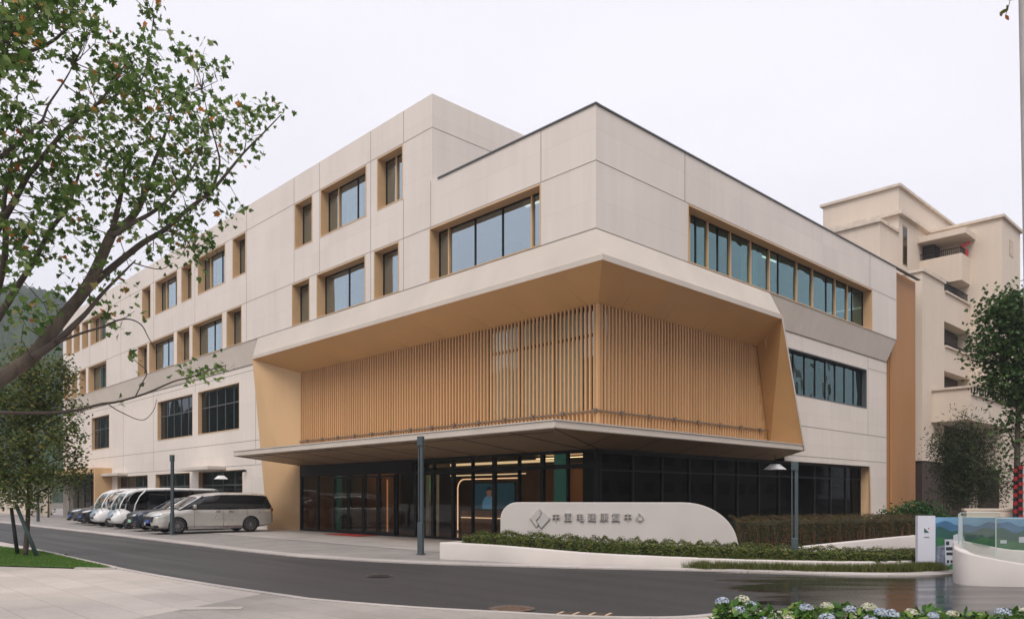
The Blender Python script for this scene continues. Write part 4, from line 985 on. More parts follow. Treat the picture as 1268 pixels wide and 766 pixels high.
WHITEP = mat('white_fibreglass', (.74, .74, .74), .3, var=.03, coat=.4); SEATM = mat('bus_seat', (.03, .03, .032), .7); BUSGL = glass_mat('bus_windscreen', (.80, .86, .88), (.9,.95,1), f0=.12, wav=0)
BLUEP = mat('blue_grey_panel', (.24, .31, .37), .35)
def shuttle(loc, rz, label):
    r = empty('shuttle_bus', loc, rz, label, 'shuttle bus', GRP); L0, L1 = -2.5, 2.6
    low = [(-2.55,.46,.42,.55), (-2.48,.60,.30,.72), (-2.3,.70,.26,.88), (-2.05,.76,.25,1.0), (-1.7,.78,.25,.86), (-1.5,.79,.25,.56), (0,.80,.25,.55), (2.3,.80,.25,.58), (2.5,.76,.28,.80), (2.6,.66,.34,.78)]
    b = MB(); rings = []
    for y in np.linspace(low[0][0], low[-1][0], 48):
        w_, zb, zt = interp(low, y); h = zt-zb
        half = [(w_*.85, zb), (w_, zb+h*.15), (w_, zb+h*.6), (w_*.94, zb+h*.9), (w_*.6, zt)]
        rings.append([(x, y, z) for x, z in half]+[(-x, y, z) for x, z in half[::-1]])
    loft(b, rings); b.build('body', WHITEP, r, world=False, smooth=True)
    b = MB(); rings = []                   # roof with its downturned nose
    for y, z, w_ in [(-1.95,1.62,.62), (-1.80,1.78,.68), (-1.5,1.92,.74), (-1.1,1.99,.79), (0,2.02,.80), (2.4,2.0,.80), (2.62,1.94,.76)]:
        rings.append([(w_, y, z-.11), (w_*1.0, y, z-.01), (w_*.8, y, z+.02), (0, y, z+.04), (-w_*.8, y, z+.02), (-w_, y, z-.01), (-w_, y, z-.11), (0, y, z-.05)])
    loft(b, rings); b.build('roof', WHITEP, r, world=False, smooth=True)
    for s in (-1, 1):
        b = MB(); b.tube([(s*.74,-2.28,.90), (s*.73,-2.22,1.2), (s*.70,-2.05,1.52), (s*.66,-1.85,1.76), (s*.72,-1.4,1.95)], [.035,.03,.028,.028,.035], 8); b.build('front_pillar', WHITEP, r, world=False, smooth=True)
        b = MB(); b.tube([(s*.78,-1.62,.80), (s*.78,-1.55,1.2), (s*.78,-1.35,1.62), (s*.78,-1.05,1.93)], [.045,.028,.028,.045], 8); b.build('door_pillar', WHITEP, r, world=False, smooth=True)
        for y in (-.1, 1.1, 2.45): b = MB(); b.tube([(s*.78,y,.5), (s*.78,y,1.95)], .028, 6); b.build('post', BLACKP, r, world=False)
        q = MB(); q.quad((s*.30,-2.53,.70), (s*.55,-2.44,.70), (s*.60,-2.38,.82), (s*.34,-2.47,.84)); q.build('headlight', LAMPG, r, world=False)
        q = MB(); q.box(s*.80, s*.92, -2.0, -1.94, 1.25, 1.50); bevel(q.build('wing_mirror', BLACKP, r, world=False), .02)
        q = MB(); q.box(s*.785, s*.80, -.9, 2.2, 1.2, 1.88); q.build('side_glazing', glass_mat('bus_side', (.18,.18,.18), f0=.06, wav=0) if s == -1 else bpy.data.materials['bus_side'], r, world=False)
        for wy in (-1.85, 1.7): wheel(r, s*.72, wy, .27, .18, s)
    q = MB(); gl = [(-2.30,.98,.66), (-2.24,1.2,.66), (-2.08,1.5,.64), (-1.88,1.74,.60)]
    for a, c in zip(gl, gl[1:]): q.quad((-a[2],a[0],a[1]), (a[2],a[0],a[1]), (c[2],c[0],c[1]), (-c[2],c[0],c[1]))
    q.build('windscreen', BUSGL, r, world=False, smooth=True)
    q = MB(); q.quad((-.36,-2.585,.62), (.36,-2.585,.62), (.50,-2.36,.93), (-.50,-2.36,.93)); q.build('front_panel', BLUEP, r, world=False)
    q = MB(); q.box(-.30, .30, -2.60, -2.55, .42, .54); bevel(q.build('grille', BLACKP, r, world=False), .02)
    for y in (-1.0, 0, 1.0, 1.9):
        q = MB(); q.box(-.70, .70, y, y+.45, .56, .80); q.box(-.70, .70, y+.42, y+.52, .80, 1.35); bevel(q.build('seat', SEATM, r, world=False), .04)
    q = MB(); q.tube([(.35+.17*math.cos(k*math.pi/6), -1.45+.05*math.sin(k*math.pi/6), 1.12+.16*math.sin(k*math.pi/6)) for k in range(13)], .014, 5); q.build('steering_wheel', BLACKP, r, world=False)
    return r
shuttle((-41.55, 14.75, .026), R(-2), 'white open sided shuttle bus beside the dark blue crossover, the nearer of the two')
shuttle((-44.75, 14.85, .026), R(-2), 'white open sided shuttle bus standing second, between its twin and the black saloon')
b = MB(); b.tube([(-46.9,13.6,.03), (-46.9,13.6,1.35), (-46.85,13.75,1.62), (-46.75,14.05,1.78), (-46.6,14.6,1.80), (-46.5,15.3,1.74)], .035, 8)
tag(b.build('white_hoop', WHITEP, smooth=True), 'white curved tubular hoop rising between the shuttle buses and the black saloon', 'hoop')

# ================================================================= STREET LAMPS AND SMALL THINGS
LAMPM = mat('lamp_paint', (.075, .10, .11), .45, metal=.3, var=.08)
lamp0 = empty('street_lamp', (-17.09, 12.93, .03), R(25), 'slim grey green lamp post at the kerb in front of the lobby glass', 'lamp post', 'slim lamp posts along the kerb')
b = MB(); b.box(-.085, .085, -.075, .075, 0, .88); bevel(b.build('base_box', LAMPM, lamp0, world=False), .01)
b = MB(); b.box(.0, .085, -.05, .05, .88, 2.98); b.build('post', LAMPM, lamp0, world=False)
b = MB(); b.box(-.085, -.055, -.02, .02, .88, 2.98); b.build('side_rod', LAMPM, lamp0, world=False)
b = MB(); b.box(-.09, .09, -.08, .08, 2.98, 3.24); bevel(b.build('lamp_head', LAMPM, lamp0, world=False), .008)
b = MB(); b.box(-.12, .12, -.11, .11, 0, .02); b.build('base_plate', LAMPM, lamp0, world=False); lamp0.scale = (.88, .88, 1)
for loc, lab, sc in (((-33.30, 12.2, .03), 'slim grey green lamp post standing before the silver minivan', 1.03), ((-8.2, 16.75, .03), 'slim grey green lamp post in the grass strip before the low hedge on the right', .73), ((-57.1, 12.5, .03), 'slim lamp post at the far end of the road behind the small staked tree', 1)):
    c = copy_tree(lamp0); c.location = loc; c.scale = (.85, .85, sc); c['label'] = lab
def disc(b, c, r0, r1, z, n=36):
    for k in range(n):
        a, a2 = 2*math.pi*k/n, 2*math.pi*(k+1)/n
        if r0 > 0: b.quad((c[0]+r0*math.cos(a), c[1]+r0*math.sin(a), z), (c[0]+r1*math.cos(a), c[1]+r1*math.sin(a), z), (c[0]+r1*math.cos(a2), c[1]+r1*math.sin(a2), z), (c[0]+r0*math.cos(a2), c[1]+r0*math.sin(a2), z))
    if r0 == 0: b.quad(*[(c[0]+r1*math.cos(2*math.pi*k/n), c[1]+r1*math.sin(2*math.pi*k/n), z) for k in range(n)])
IRON = mat('rusty_iron', (.15, .095, .065), .7, var=.25, scale=12, bump=.4, bscale=40); IRONF = mat('iron_ring', (.11, .085, .065), .7)
def manhole(c, r, label, m):
    e_ = empty('manhole_cover', (c[0], c[1], 0), 0, label, 'manhole cover')
    b = MB(); disc(b, (0, 0), 0, r*.86, .010)
    for i in range(-5, 6):
        for j in range(-5, 6):
            if math.hypot(i, j)*r*.15 < r*.76: b.box(i*r*.15-r*.045, i*r*.15+r*.045, j*r*.15-r*.045, j*r*.15+r*.045, .0102, .015)
    b.build('cover', m, e_, world=False)
    b = MB(); disc(b, (0, 0), r*.88, r, .012); b.build('ring', IRONF, e_, world=False)
manhole((-7.98, 7.66), .33, 'round rusty brown manhole cover in the asphalt at the near kerb', IRON)
manhole((-13.14, 8.9), .27, 'small dark round manhole cover in the middle of the road', mat('dark_iron', (.035,.025,.02), .7))
dr = empty('drain_grate', (-6.93, 8.02, 0), math.atan2(.43, .59), 'rectangular brown road drain grate with pale bars beside the near kerb', 'drain grate')
b = MB(); b.box(-.40, .40, -.13, .13, .0, .008); b.build('frame', mat('drain_dark', (.06, .035, .02), .8), dr, world=False)
for k in range(4): b = MB(); b.obox((-.33+k*.22, 0, .013), (.018, 0, 0), (.03, .12, 0), (0, 0, .004)); b.build('bar', mat('drain_bar', (.50, .38, .26), .6) if k == 0 else bpy.data.materials['drain_bar'], dr, world=False)
b = MB(); b.box(-29.1, -26.55, 16.95, 17.95, .028, .040); tag(b.build('door_mat', mat('red_mat', (.42, .035, .02), .95, bump=.5, bscale=200)), 'flat red door mat before the sliding doors', 'door mat')

# ================================================================= SIGN, PLANTERS
STONE = mat('planter_render', (.60, .55, .52), .8, var=.06, scale=1.2, bump=.1, bscale=90)
SIGNM = mat('sign_render', (.56, .52, .495), .75, var=.05, scale=.8, bump=.08, bscale=120)
LETTER = mat('letter_metal', (.48, .455, .435), .5, metal=.1, var=.03)
def wall_along(path, wd, ztop, name, m, label, cat, zb=0, parent=None):
    """low wall with a rounded top following a path; ztop one height per point"""
    P = smooth_path([(p[0], p[1]) for p in path], 8); Zt = smooth_path([(z, 0) for z in ztop], 8); A = offset(P, -wd/2); B = offset(P, wd/2); b = MB()
    prof = []
    rings = []
    for i in range(len(P)):
        z = Zt[i][0]; a, c = Vector(A[i]), Vector(B[i]); r = .025; d = (c-a).normalized()*r
        rings.append([(*a, zb), (*a, z-r), (*(a+d*.3), z-r*.3), (*(a+d), z), (*(c-d), z), (*(c-d*.3), z-r*.3), (*c, z-r), (*c, zb)])
    loft(b, rings); o = b.build(name, m, parent, smooth=True); o.data.set_sharp_from_angle(angle=R(50))
    if label: tag(o, label, cat)
    return o
pf = [(-15.62, 12.5), (-14.5, 12.92), (-13.3, 13.15), (-11.65, 13.85), (-9.7, 15.3), (-8.75, 15.95), (-7.4, 16.9), (-6.7, 17.7), (-6.35, 18.5), (-6.3, 19.3)]
zt = [.44, .42, .39, .30, .22, .20, .19, .19, .19, .19]
wall_along(pf, .22, zt, 'planter_wall', STONE, 'low curved white planter wall below the front hedge along the road', 'low wall')
wall_along([(-15.55, 12.62), (-15.9, 14.2), (-15.75, 16), (-15.5, 17.9)], .2, [.438, .42, .40, .38], 'planter_end_wall', STONE, 'short planter wall end running back from the road towards the lobby glass', 'low wall')
sheet('planter_soil', [(p[0], p[1]) for p in pf]+[(-9.0, 27), (-14.5, 27), (-14.9, 18.6), (-15.6, 17.9), (-15.75, 15)], .17, SOIL)
pb2 = [(-10.2, 17.9), (-9.55, 18.35), (-8.9, 19.7), (-8.3, 21.4), (-7.95, 23.6)]
wall_along(pb2, .2, [.22, .28, .38, .47, .52], 'terrace_wall', STONE, 'pale retaining wall rising to the right between the low hedge and the tall brown hedge', 'low wall')
# monument sign
ml = Vector((-15.35, 14.3, 0)); mr = Vector((-10.45, 18.2, 0)); md_ = (mr-ml); ML = md_.length; mu = md_.normalized(); mn = Vector((mu.y, -mu.x, 0))
MS = empty('monument_sign', (ml.x, ml.y, 0), math.atan2(mu.y, mu.x), 'curved pale stone sign wall with raised grey lettering and diamond emblem', 'sign')
MH = 1.46
prof = [(0, 0), (0, MH-.46)]+[(.46-.46*math.cos(t), MH-.46+.46*math.sin(t)) for t in np.linspace(.15, math.pi/2, 10)]
xr = ML*.775
prof += [(xr, MH)]+[(xr+(ML-xr)*math.sin(t)**1.0, MH-(MH-.30)*(1-math.cos(t))) for t in np.linspace(.12, math.pi/2*.92, 16)]+[(ML+.12, 0)]
b = MB(); n = len(prof)
b.v = [(p[0], 0, p[1]) for p in prof]+[(p[0], .34, p[1]) for p in prof]; b.f = [tuple(range(n)), tuple(range(n, 2*n))[::-1]]+[(i, i+n, (i+1) % n+n, (i+1) % n) for i in range(n)]; b.m = [0]*len(b.f)
bevel(b.build('sign_wall', SIGNM, MS, world=False), .02, 3)
def text_mesh(body, size, depth, bold=0.0):
    c = bpy.data.curves.new('t', 'FONT'); c.body = body; c.size = size; c.extrude = depth; c.resolution_u = 2
    o = bpy.data.objects.new('t', c); C.objects.link(o); dg = bpy.context.evaluated_depsgraph_get(); dg.update()
    me = bpy.data.meshes.new_from_object(o.evaluated_get(dg)); bpy.data.objects.remove(o); return me
def px_on_sign(px, py):                     # sign wall coordinates of a photo position
    a, b_ = ray(px); den = a*mn.x+b_*mn.y; Z = (ml.x*mn.x+ml.y*mn.y)/den
    p = Vector((a*Z, b_*Z, 0)); return (p-ml).dot(mu), EYE+Z*(HOR-py)/FPX
for i, ch in enumerate('中国电建康复中心'):
    u, z = px_on_sign(688.5+i*14.8, 643.6)
    me = text_mesh(ch, .245, .022, .004); o = bpy.data.objects.new('raised_character', me); C.objects.link(o); me.materials.append(LETTER)
    o.parent = MS; o.location = (u-.12, -.035, z+.0); o.rotation_euler = (R(90), 0, 0)
eu, ez = px_on_sign(669, 641)
def emblem(poly, nm):
    b = MB(); n = len(poly); b.v = [(eu+p[0], -.05, ez+p[1]) for p in poly]+[(eu+p[0], -.002, ez+p[1]) for p in poly]
    b.f = [tuple(range(n)), tuple(range(n, 2*n))[::-1]]+[(i, i+n, (i+1) % n+n, (i+1) % n) for i in range(n)]; b.m = [0]*len(b.f); b.build(nm, LETTER, MS, world=False)
q = .27
emblem([(-q, .0), (-.06, q*.86), (.01, .15), (.0, .07), (-.12, -.07), (-.05, -.17), (-.10, -.24)], 'emblem_half')
emblem([(-.02, q), (q, -.0), (.03, -q), (-.085, -.085), (.045, .06), (.05, .14)], 'emblem_half')

# advertising hoarding behind the ramp
HB = empty('hoarding', (-5.6, 18.9, 0), math.atan2(RY, RX), 'long printed hoarding of blue mountains and white building beside the ramp, logo panel at left', 'hoarding')
def hx(px): return ((px-CXP)/FPX*17.1)-(-5.6*RX+18.9*RY)
hz = lambda py: EYE+17.1*(HOR-py)/FPX
def dep(d): return d
HZ = -( (-5.6*FX+18.9*FY)-17.1)
def panel(name, m, x0, x1, z0, z1, y, th=.012):
    b = MB(); b.box(x0, x1, -HZ+y-th if 0 else y-th, y, z0, z1); return b.build(name, m, HB, world=False)
yo = 17.1-(-5.6*FX+18.9*FY)
def flat(poly, m, name, lay, par=None):
    b = MB(); b.quad(*[(hx(p[0]), yo-.004*lay-.05, hz(p[1])) for p in poly]); return b.build(name, m, HB, world=False)
PW = mat('print_white', (.62, .62, .70), .5, var=.02)
b = MB(); b.box(hx(1135), hx(1157)-.005, yo-.05, yo+.05, .02, hz(638)); WP = b.build('logo_panel', PW, HB, world=False)
b = MB(); b.box(hx(1157), hx(1300), yo-.04, yo+.04, .02, hz(640)); b.build('picture_panel', mat('print_sky', (.16, .33, .52), .45, var=.25, scale=1.5), HB, world=False)
pc = lambda n, c, v=.2, s=4: mat(n, c, .45, var=v, scale=s)
flat([(1142.8,653),(1142.8,658.8),(1149,658.8)], pc('logo_green', (.02,.12,.09)), 'logo_mark', 1); flat([(1146.8+.9*math.cos(k*.628)+1.6, 653.7+.9*math.sin(k*.628)) for k in range(10)], pc('logo_red', (.6,.03,.02)), 'logo_dot', 1)
me = text_mesh('中国电建', .030, .001); o = bpy.data.objects.new('small_caption', me); C.objects.link(o); me.materials.append(pc('caption_grey', (.12,.12,.13))); o.parent = HB; o.location = (hx(1142.3), yo-.055, hz(665)); o.rotation_euler = (R(90), 0, 0)
rr = random.Random(8)
def ridge(x0, x1, y0, amp, y1, seed, n=26):
    r_ = random.Random(seed); ph = [r_.random()*6 for _ in range(3)]
    return [(x0, y1)]+[(x0+(x1-x0)*i/n, y0-amp*(.5+.3*math.sin(i*.5+ph[0])+.2*math.sin(i*1.3+ph[1]))) for i in range(n+1)]+[(x1, y1)]
flat(ridge(1157.5, 1299, 652, 8, 705, 1), pc('print_far_hill', (.05,.13,.24)), 'printed_hills', 1)
flat(ridge(1157.5, 1299, 660, 9, 705, 4), pc('print_hill', (.025,.085,.075)), 'printed_hills', 2)
flat(ridge(1157.5, 1299, 670, 6, 706, 7), pc('print_green', (.03,.14,.055)), 'printed_forest', 3)
flat([(1157.5,676),(1168,674),(1168,706),(1157.5,706)], pc('print_grey', (.16,.18,.24), .5, 12), 'printed_town', 4)
flat([(1157.5,696),(1175,694),(1175,706),(1157.5,706)], pc('print_pool', (.05,.13,.35)), 'printed_pool', 5)
flat([(1167.5,667),(1178,667),(1178,662),(1184,660),(1190,663),(1192,667),(1192,703),(1168.5,703)], pc('print_building', (.50,.52,.58), .1), 'printed_building', 6)
for (x0, y0, x1, y1) in ((1169,669.5,1173,674),(1182,671,1186.5,675),(1169,676.5,1179,680.5),(1183,677,1190,680.5),(1169.5,683,1179,686.5),(1184,683,1190,687),(1170,692.5,1173,696),(1174.5,692.5,1178,696),(1181,692.5,1184,696)):
    flat([(x0,y0),(x1,y0),(x1,y1),(x0,y1)], bpy.data.materials.get('print_window') or pc('print_window', (.02,.03,.045)), 'printed_window', 7)
flat([(1170,702),(1174,697.5),(1182,697),(1187,702),(1187,706),(1170,706)], bpy.data.materials['print_green'], 'printed_tree', 8)
for (x0, y0, x1, y1) in ((1259,664,1272,671),(1236,668,1244,672)): flat([(x0,y0),(x1,y0),(x1,y1),(x0,y1)], bpy.data.materials['print_building'], 'printed_building', 6)

# ramp: curved white parapet, deck, glass railing
RAMPW = mat('ramp_render', (.60, .55, .525), .8, var=.05, scale=1.5, bump=.1, bscale=80)
rp_ = [(10, 24.0), (5, 21.2), (0, 18.5), (-2, 17.35), (-3.4, 16.45), (-4.25, 15.85), (-4.60, 15.98), (-4.78, 16.5), (-5.0, 17.3), (-4.85, 18.1), (-4.45, 18.75), (-3.9, 19.5)]
rz_ = [.12, .14, .18, .25, .36, .54, .64, .70, .72, .62, .50, .46]
wall_along(rp_, .17, rz_, 'ramp_parapet', RAMPW, 'curved white ramp parapet sweeping round at the right frame edge', 'parapet', zb=-.01)
sheet('ramp_deck', [(10, 24.0), (5, 21.2), (0, 18.5), (-2, 17.35), (-3.4, 16.45), (-4.25, 15.9), (-4.6, 16.05), (-4.76, 16.5), (-4.98, 17.3), (-4.83, 18.0), (-4.42, 18.7), (-3.9, 19.4), (12, 32)], .10, pavement_mat('deck_paving', (.16, .15, .145), .9, .9, .7, rough=.18))
RGL = glass_mat('railing_glass', (.80, .86, .84), (.9, .95, .95), f0=.10, wav=0)
def glass_panel(p, q_, z0a, z0b, zt_, label):
    r_ = empty('glass_railing_panel', ((p[0]+q_[0])/2, (p[1]+q_[1])/2, 0), 0, label, 'glass panel', 'clear glass panels on the ramp parapet')
    b = MB(); d = Vector((q_[0]-p[0], q_[1]-p[1])).normalized(); nn = Vector((-d.y, d.x))*.006
    for s in (1,):
        b.v = [(p[0]-nn.x, p[1]-nn.y, z0a), (q_[0]-nn.x, q_[1]-nn.y, z0b), (q_[0]-nn.x, q_[1]-nn.y, zt_), (p[0]-nn.x, p[1]-nn.y, zt_)]
        b.f = [(0, 1, 2, 3)]; b.m = [0]
    b.build('pane', RGL, r_)
    b = MB(); b.box(p[0]-.008, p[0]+.008, p[1]-.008, p[1]+.008, z0a, zt_); b.build('polished_edge', bpy.data.materials.get('glass_edge') or mat('glass_edge', (.45,.55,.52), .2), r_)
    b = MB(); b.tube([(p[0], p[1], zt_), (q_[0], q_[1], zt_)], .008, 4); b.build('top_edge', bpy.data.materials['glass_edge'], r_)
gp_ = [(-4.78, 16.5), (-4.58, 16.0), (-4.05, 16.08), (-1.2, 17.9), (3, 20.2)]
labs = ['narrow clear glass panel at the nose of the ramp parapet', 'clear glass panel just right of the parapet nose', 'long clear glass panel along the right frame edge side of the ramp', 'clear glass panel beyond the right frame edge']
for i in range(3): glass_panel(gp_[i], gp_[i+1], [.66, .60, .45, .2][i], [.60, .45, .25, .1][i], 1.25-.02*i, labs[i])
glass_panel((-4.80, 16.56), (-5.0, 17.35), .7, .7, 1.27, 'clear glass panel running back along the left side of the ramp parapet'); glass_panel((-5.0, 17.35), (-4.6, 18.55), .7, .5, 1.28, 'rearmost clear glass panel of the ramp, before the printed hoarding')
# low wall behind the hoarding
b = MB(); b.prism([(-7.6, 27.0), (-4.5, 29.9), (-4.7, 30.2), (-7.8, 27.3)], 0, 1.18); b.prism([(-7.65, 26.94), (-4.45, 29.86), (-4.7, 30.24), (-7.85, 27.34)], 1.182, 1.24)
tag(b.build('garden_wall', BEIGE), 'beige garden wall behind the hoarding at the right', 'wall')
# light grey post at the right frame edge
b = MB(); b.tube([at(1281, 716, 9), at(1277, 500, 9), at(1272.4, 260, 9), at(1267.0, -20, 9)], [.055, .055, .052, .05], 16)
tag(b.build('flag_post', mat('post_grey', (.36,.35,.34), .5)), 'tall light grey leaning post cut by the upper right frame edge', 'post')
# distant low wall at the far left
b = MB(); b.box(-95, -72.5, 16.6, 16.9, 0, 2.3); tag(b.build('boundary_wall', BEIGE), 'low cream boundary wall beyond the left wing', 'wall')

# ================================================================= VEGETATION
LOBED = [(0,-.42),(.09,-.20),(.40,-.30),(.30,-.05),(.50,.12),(.22,.14),(.20,.30),(.0,.58),(-.20,.30),(-.22,.14),(-.50,.12),(-.30,-.05),(-.40,-.30),(-.09,-.20)]
OVAL = [(0,-.5),(.16,-.28),(.24,0),(.15,.28),(0,.5),(-.15,.28),(-.24,0),(-.16,-.28)]
LANCE = [(0,-.5),(.09,-.1),(.07,.2),(0,.5),(-.07,.2),(-.09,-.1)]
QUADL = [(0,-.5),(.3,0),(0,.5),(-.3,0)]
def leaves(name, cen, size, m, parent, rng, tmpl=LOBED, droop=.35, curl=.12, tint=None, up=None, world=True, base=None):
    cen = np.asarray(cen, float); n = len(cen); k = len(tmpl)
    T = np.array([(x, y, -curl*(abs(x)*1.6+max(y, 0)*.6)) for x, y in tmpl])
    # leaf frame: normal mostly upwards with scatter, tip hanging outwards
    nr = rng.normal(size=(n, 3)); nr[:, 2] = np.abs(nr[:, 2])*.9+droop
    if up is not None: nr = nr*.6+np.asarray(up)*1.0
    nr /= np.linalg.norm(nr, axis=1, keepdims=True)
    r = rng.normal(size=(n, 3)); r[:, 2] -= .6
    yv = r-nr*np.sum(r*nr, axis=1, keepdims=True); yv /= np.linalg.norm(yv, axis=1, keepdims=True)
    xv = np.cross(yv, nr)
    size = np.broadcast_to(np.asarray(size, float), (n,))
    V = cen[:, None, :]+size[:, None, None]*(T[None, :, 0:1]*xv[:, None, :]+T[None, :, 1:2]*yv[:, None, :]+T[None, :, 2:3]*nr[:, None, :])
    off = np.array(origin(parent)) if (parent is not None and world) else (np.array(base) if base is not None else np.zeros(3))
    V = (V-off).reshape(-1, 3)
    me = bpy.data.meshes.new(name); me.vertices.add(n*k); me.vertices.foreach_set('co', V.ravel())
    me.loops.add(n*k); me.loops.foreach_set('vertex_index', np.arange(n*k, dtype=np.int32))
    me.polygons.add(n); me.polygons.foreach_set('loop_start', (np.arange(n)*k).astype(np.int32))
    me.update(calc_edges=True); me.validate()
    at_ = me.attributes.new('tint', 'FLOAT', 'FACE'); tv = rng.random(n) if tint is None else np.asarray(tint)
    if len(me.polygons) == n: at_.data.foreach_set('value', tv.astype(np.float32))
    me.materials.append(m)
    o = bpy.data.objects.new(name, me); C.objects.link(o)
    if parent is not None: o.parent = parent
    elif base is not None: o.location = base
    return o
BARK = mat('bark', (.10, .078, .060), .9, var=.5, scale=7, bump=1.0, bscale=38, stretch=(1,1,.35))
BARKD = mat('bark_thin', (.075, .056, .046), .85, var=.25, scale=9)
MAPLE = leaf_mat('maple_leaf', [(0,(.050,.095,.020)),(.45,(.100,.180,.040)),(.80,(.20,.30,.090)),(.955,(.32,.37,.16)),(.975,(.50,.22,.05)),(1,(.45,.13,.03))], trans=.45)
SMALLT = leaf_mat('small_tree_leaf', [(0,(.040,.062,.018)),(.5,(.085,.125,.034)),(.85,(.18,.22,.060)),(1,(.26,.18,.06))], trans=.4)
DEEP = leaf_mat('deep_leaf', [(0,(.026,.055,.018)),(.6,(.058,.11,.034)),(1,(.12,.18,.06))], trans=.35)
BAMB = leaf_mat('bamboo_leaf', [(0,(.020,.030,.012)),(.6,(.036,.050,.018)),(1,(.07,.085,.030))], trans=.25)
HEDGE = leaf_mat('hedge_leaf', [(0,(.032,.052,.012)),(.5,(.070,.100,.022)),(.85,(.14,.165,.035)),(1,(.24,.17,.05))], trans=.15)
HEDGEB = leaf_mat('brown_hedge_leaf', [(0,(.032,.034,.012)),(.45,(.062,.062,.020)),(.75,(.10,.075,.028)),(.93,(.15,.075,.035)),(1,(.28,.06,.035))], trans=.15)
HYDL = leaf_mat('hydrangea_leaf', [(0,(.035,.095,.018)),(.5,(.085,.19,.035)),(1,(.24,.34,.08))], trans=.3, rough=.4)
FERN = leaf_mat('bright_shrub_leaf', [(0,(.02,.06,.016)),(.6,(.04,.11,.03)),(1,(.08,.16,.045))], trans=.25)

# ---- the big leaning tree at the left edge of the frame
rng = np.random.default_rng(11)
BT = empty('maple_tree', (-12.2, -.6, 0), 0, 'large leafy maple reaching in from the left edge, a few orange leaves among the green', 'tree')
def Zt(px, py): return 8.6+px/360*3.2+(py-300)/500*.3
def limb(pts, r0, r1, zoff=0, jit=.0):
    P = [(a, b_, c if c is not None else 0) for a, b_, *c_ in pts for c in [c_[0] if c_ else 0]]
    W = [at(a, b_, Zt(a, b_)+zoff+c) for a, b_, c in P]
    S_ = [tuple(x) for x in smooth3([tuple(w_) for w_ in W], 4)]
    return S_, [r0+(r1-r0)*i/(len(S_)-1) for i in range(len(S_))]
def smooth3_old(P, n):
    P = [Vector(p) for p in P]; r = []
    for i in range(len(P)-1):
        p0, p1, p2, p3 = P[max(i-1,0)], P[i], P[i+1], P[min(i+2, len(P)-1)]
        for k in range(n):
            s = k/n; r.append(.5*((2*p1)+(p2-p0)*s+(2*p0-5*p1+4*p2-p3)*s*s+(3*p1-p0-3*p2+p3)*s**3))
    r.append(P[-1]); return r
limbs = [
 ([(-60,505),(0,469),(38,443),(62,413),(85,384),(103,362),(118,336),(131,306),(139,288)], .088, .060, 0),
 ([(139,288),(145,262),(150,240),(154,215),(153,190)], .04, .012, 0),
 ([(139,288),(152,280),(168,263),(180,238),(187,212),(203,170),(212,140)], .06, .012, .3),
 ([(92,378),(118,349),(150,322),(178,300),(203,285),(232,260),(262,236),(283,212),(302,189),(325,166),(348,142)], .050, .007, .1),
 ([(139,292),(165,276),(190,262),(215,240),(240,205),(250,180)], .035, .008, -.3),
 ([(40,444),(71,422),(92,402),(108,386),(127,363),(152,338),(168,322)], .045, .008, -.25),
 ([(71,424),(102,412),(129,404),(144,397),(160,395),(175,402),(184,418),(192,432)], .016, .004, -.3),
 ([(-40,450),(0,390),(22,354),(42,323),(63,284),(80,262),(92,235),(100,205)], .045, .015, .5),
 ([(-30,330),(0,279),(17,250),(34,218),(42,209),(60,185),(83,159),(103,142),(119,130),(140,105),(155,80)], .042, .009, .2),
 ([(-30,212),(0,194),(30,172),(45,155),(53,148),(60,130),(72,112),(83,95),(92,78)], .022, .006, -.2),
 ([(-30,90),(0,58),(17,39),(34,22),(49,3),(60,-20)], .022, .012, 0),
 ([(-40,120),(0,73),(22,68),(49,59),(68,49),(81,37),(100,20),(110,-10)], .030, .010, .4),
 ([(-20,420),(3,335),(7,294),(5,250),(15,200)], .045, .02, .6), ([(4,60),(5,30),(3,0),(0,-40)], .02, .01, .6),
 ([(-60,512),(0,511),(60,511),(92,508),(125,500),(146,497),(180,487),(215,472),(235,467),(262,457),(280,452)], .022, .006, -.5),
 ([(168,490),(176,474),(182,462),(178,455),(168,447),(161,438)], .008, .003, -.5), ([(135,501),(150,510),(176,520),(190,508),(194,494)], .007, .003, -.5),
 ([(96,376),(101,360),(104,345)], .015, .006, 0), ([(262,236),(272,205),(268,180),(262,160),(250,110)], .02, .005, .2), ([(225,262),(240,290),(262,300)], .014, .004, .2), ([(203,285),(225,292),(240,310)], .012, .004, -.1),
 ([(302,189),(305,170),(302,140)], .010, .003, .1), ([(165,325),(180,330),(200,333),(215,325)], .010, .003, -.1), ([(187,212),(196,205),(205,190)], .012, .004, .3), ([(120,130),(150,115),(175,100),(185,60),(190,20)], .012, .004, .3)]
tr = MB(); LP_ = []
trunk = [Vector((-12.2,-.6,-.05)), Vector((-12.15,-.4,.8)), Vector((-11.8,.1,1.7)), Vector((-11.2,1.1,2.3)), at(-60,505,Zt(-60,505))]
tp = smooth3(trunk, 4); tr.tube(tp, [.22-.13*i/(len(tp)-1) for i in range(len(tp))], 14)
tr.build('trunk', BARK, BT, smooth=True)
up = MB(); tp = smooth3([Vector((-11.9,-.1,1.5)), Vector((-11.6,.5,3.0)), at(-95,300,8.8), at(-85,150,8.8), at(-60,-60,9)], 4); up.tube(tp, [.12-.09*i/(len(tp)-1) for i in range(len(tp))], 10); up.build('limb', BARK, BT, smooth=True)
for pts, r0, r1, zo in limbs:
    S_, rr_ = limb(pts, r0, r1, zo); b = MB()
    b.tube(S_, rr_, 10 if r0 > .05 else 6); b.build('limb', BARK if r0 > .05 else BARKD, BT, smooth=True); LP_ += [(Vector(p), r) for p, r in zip(S_, rr_)]
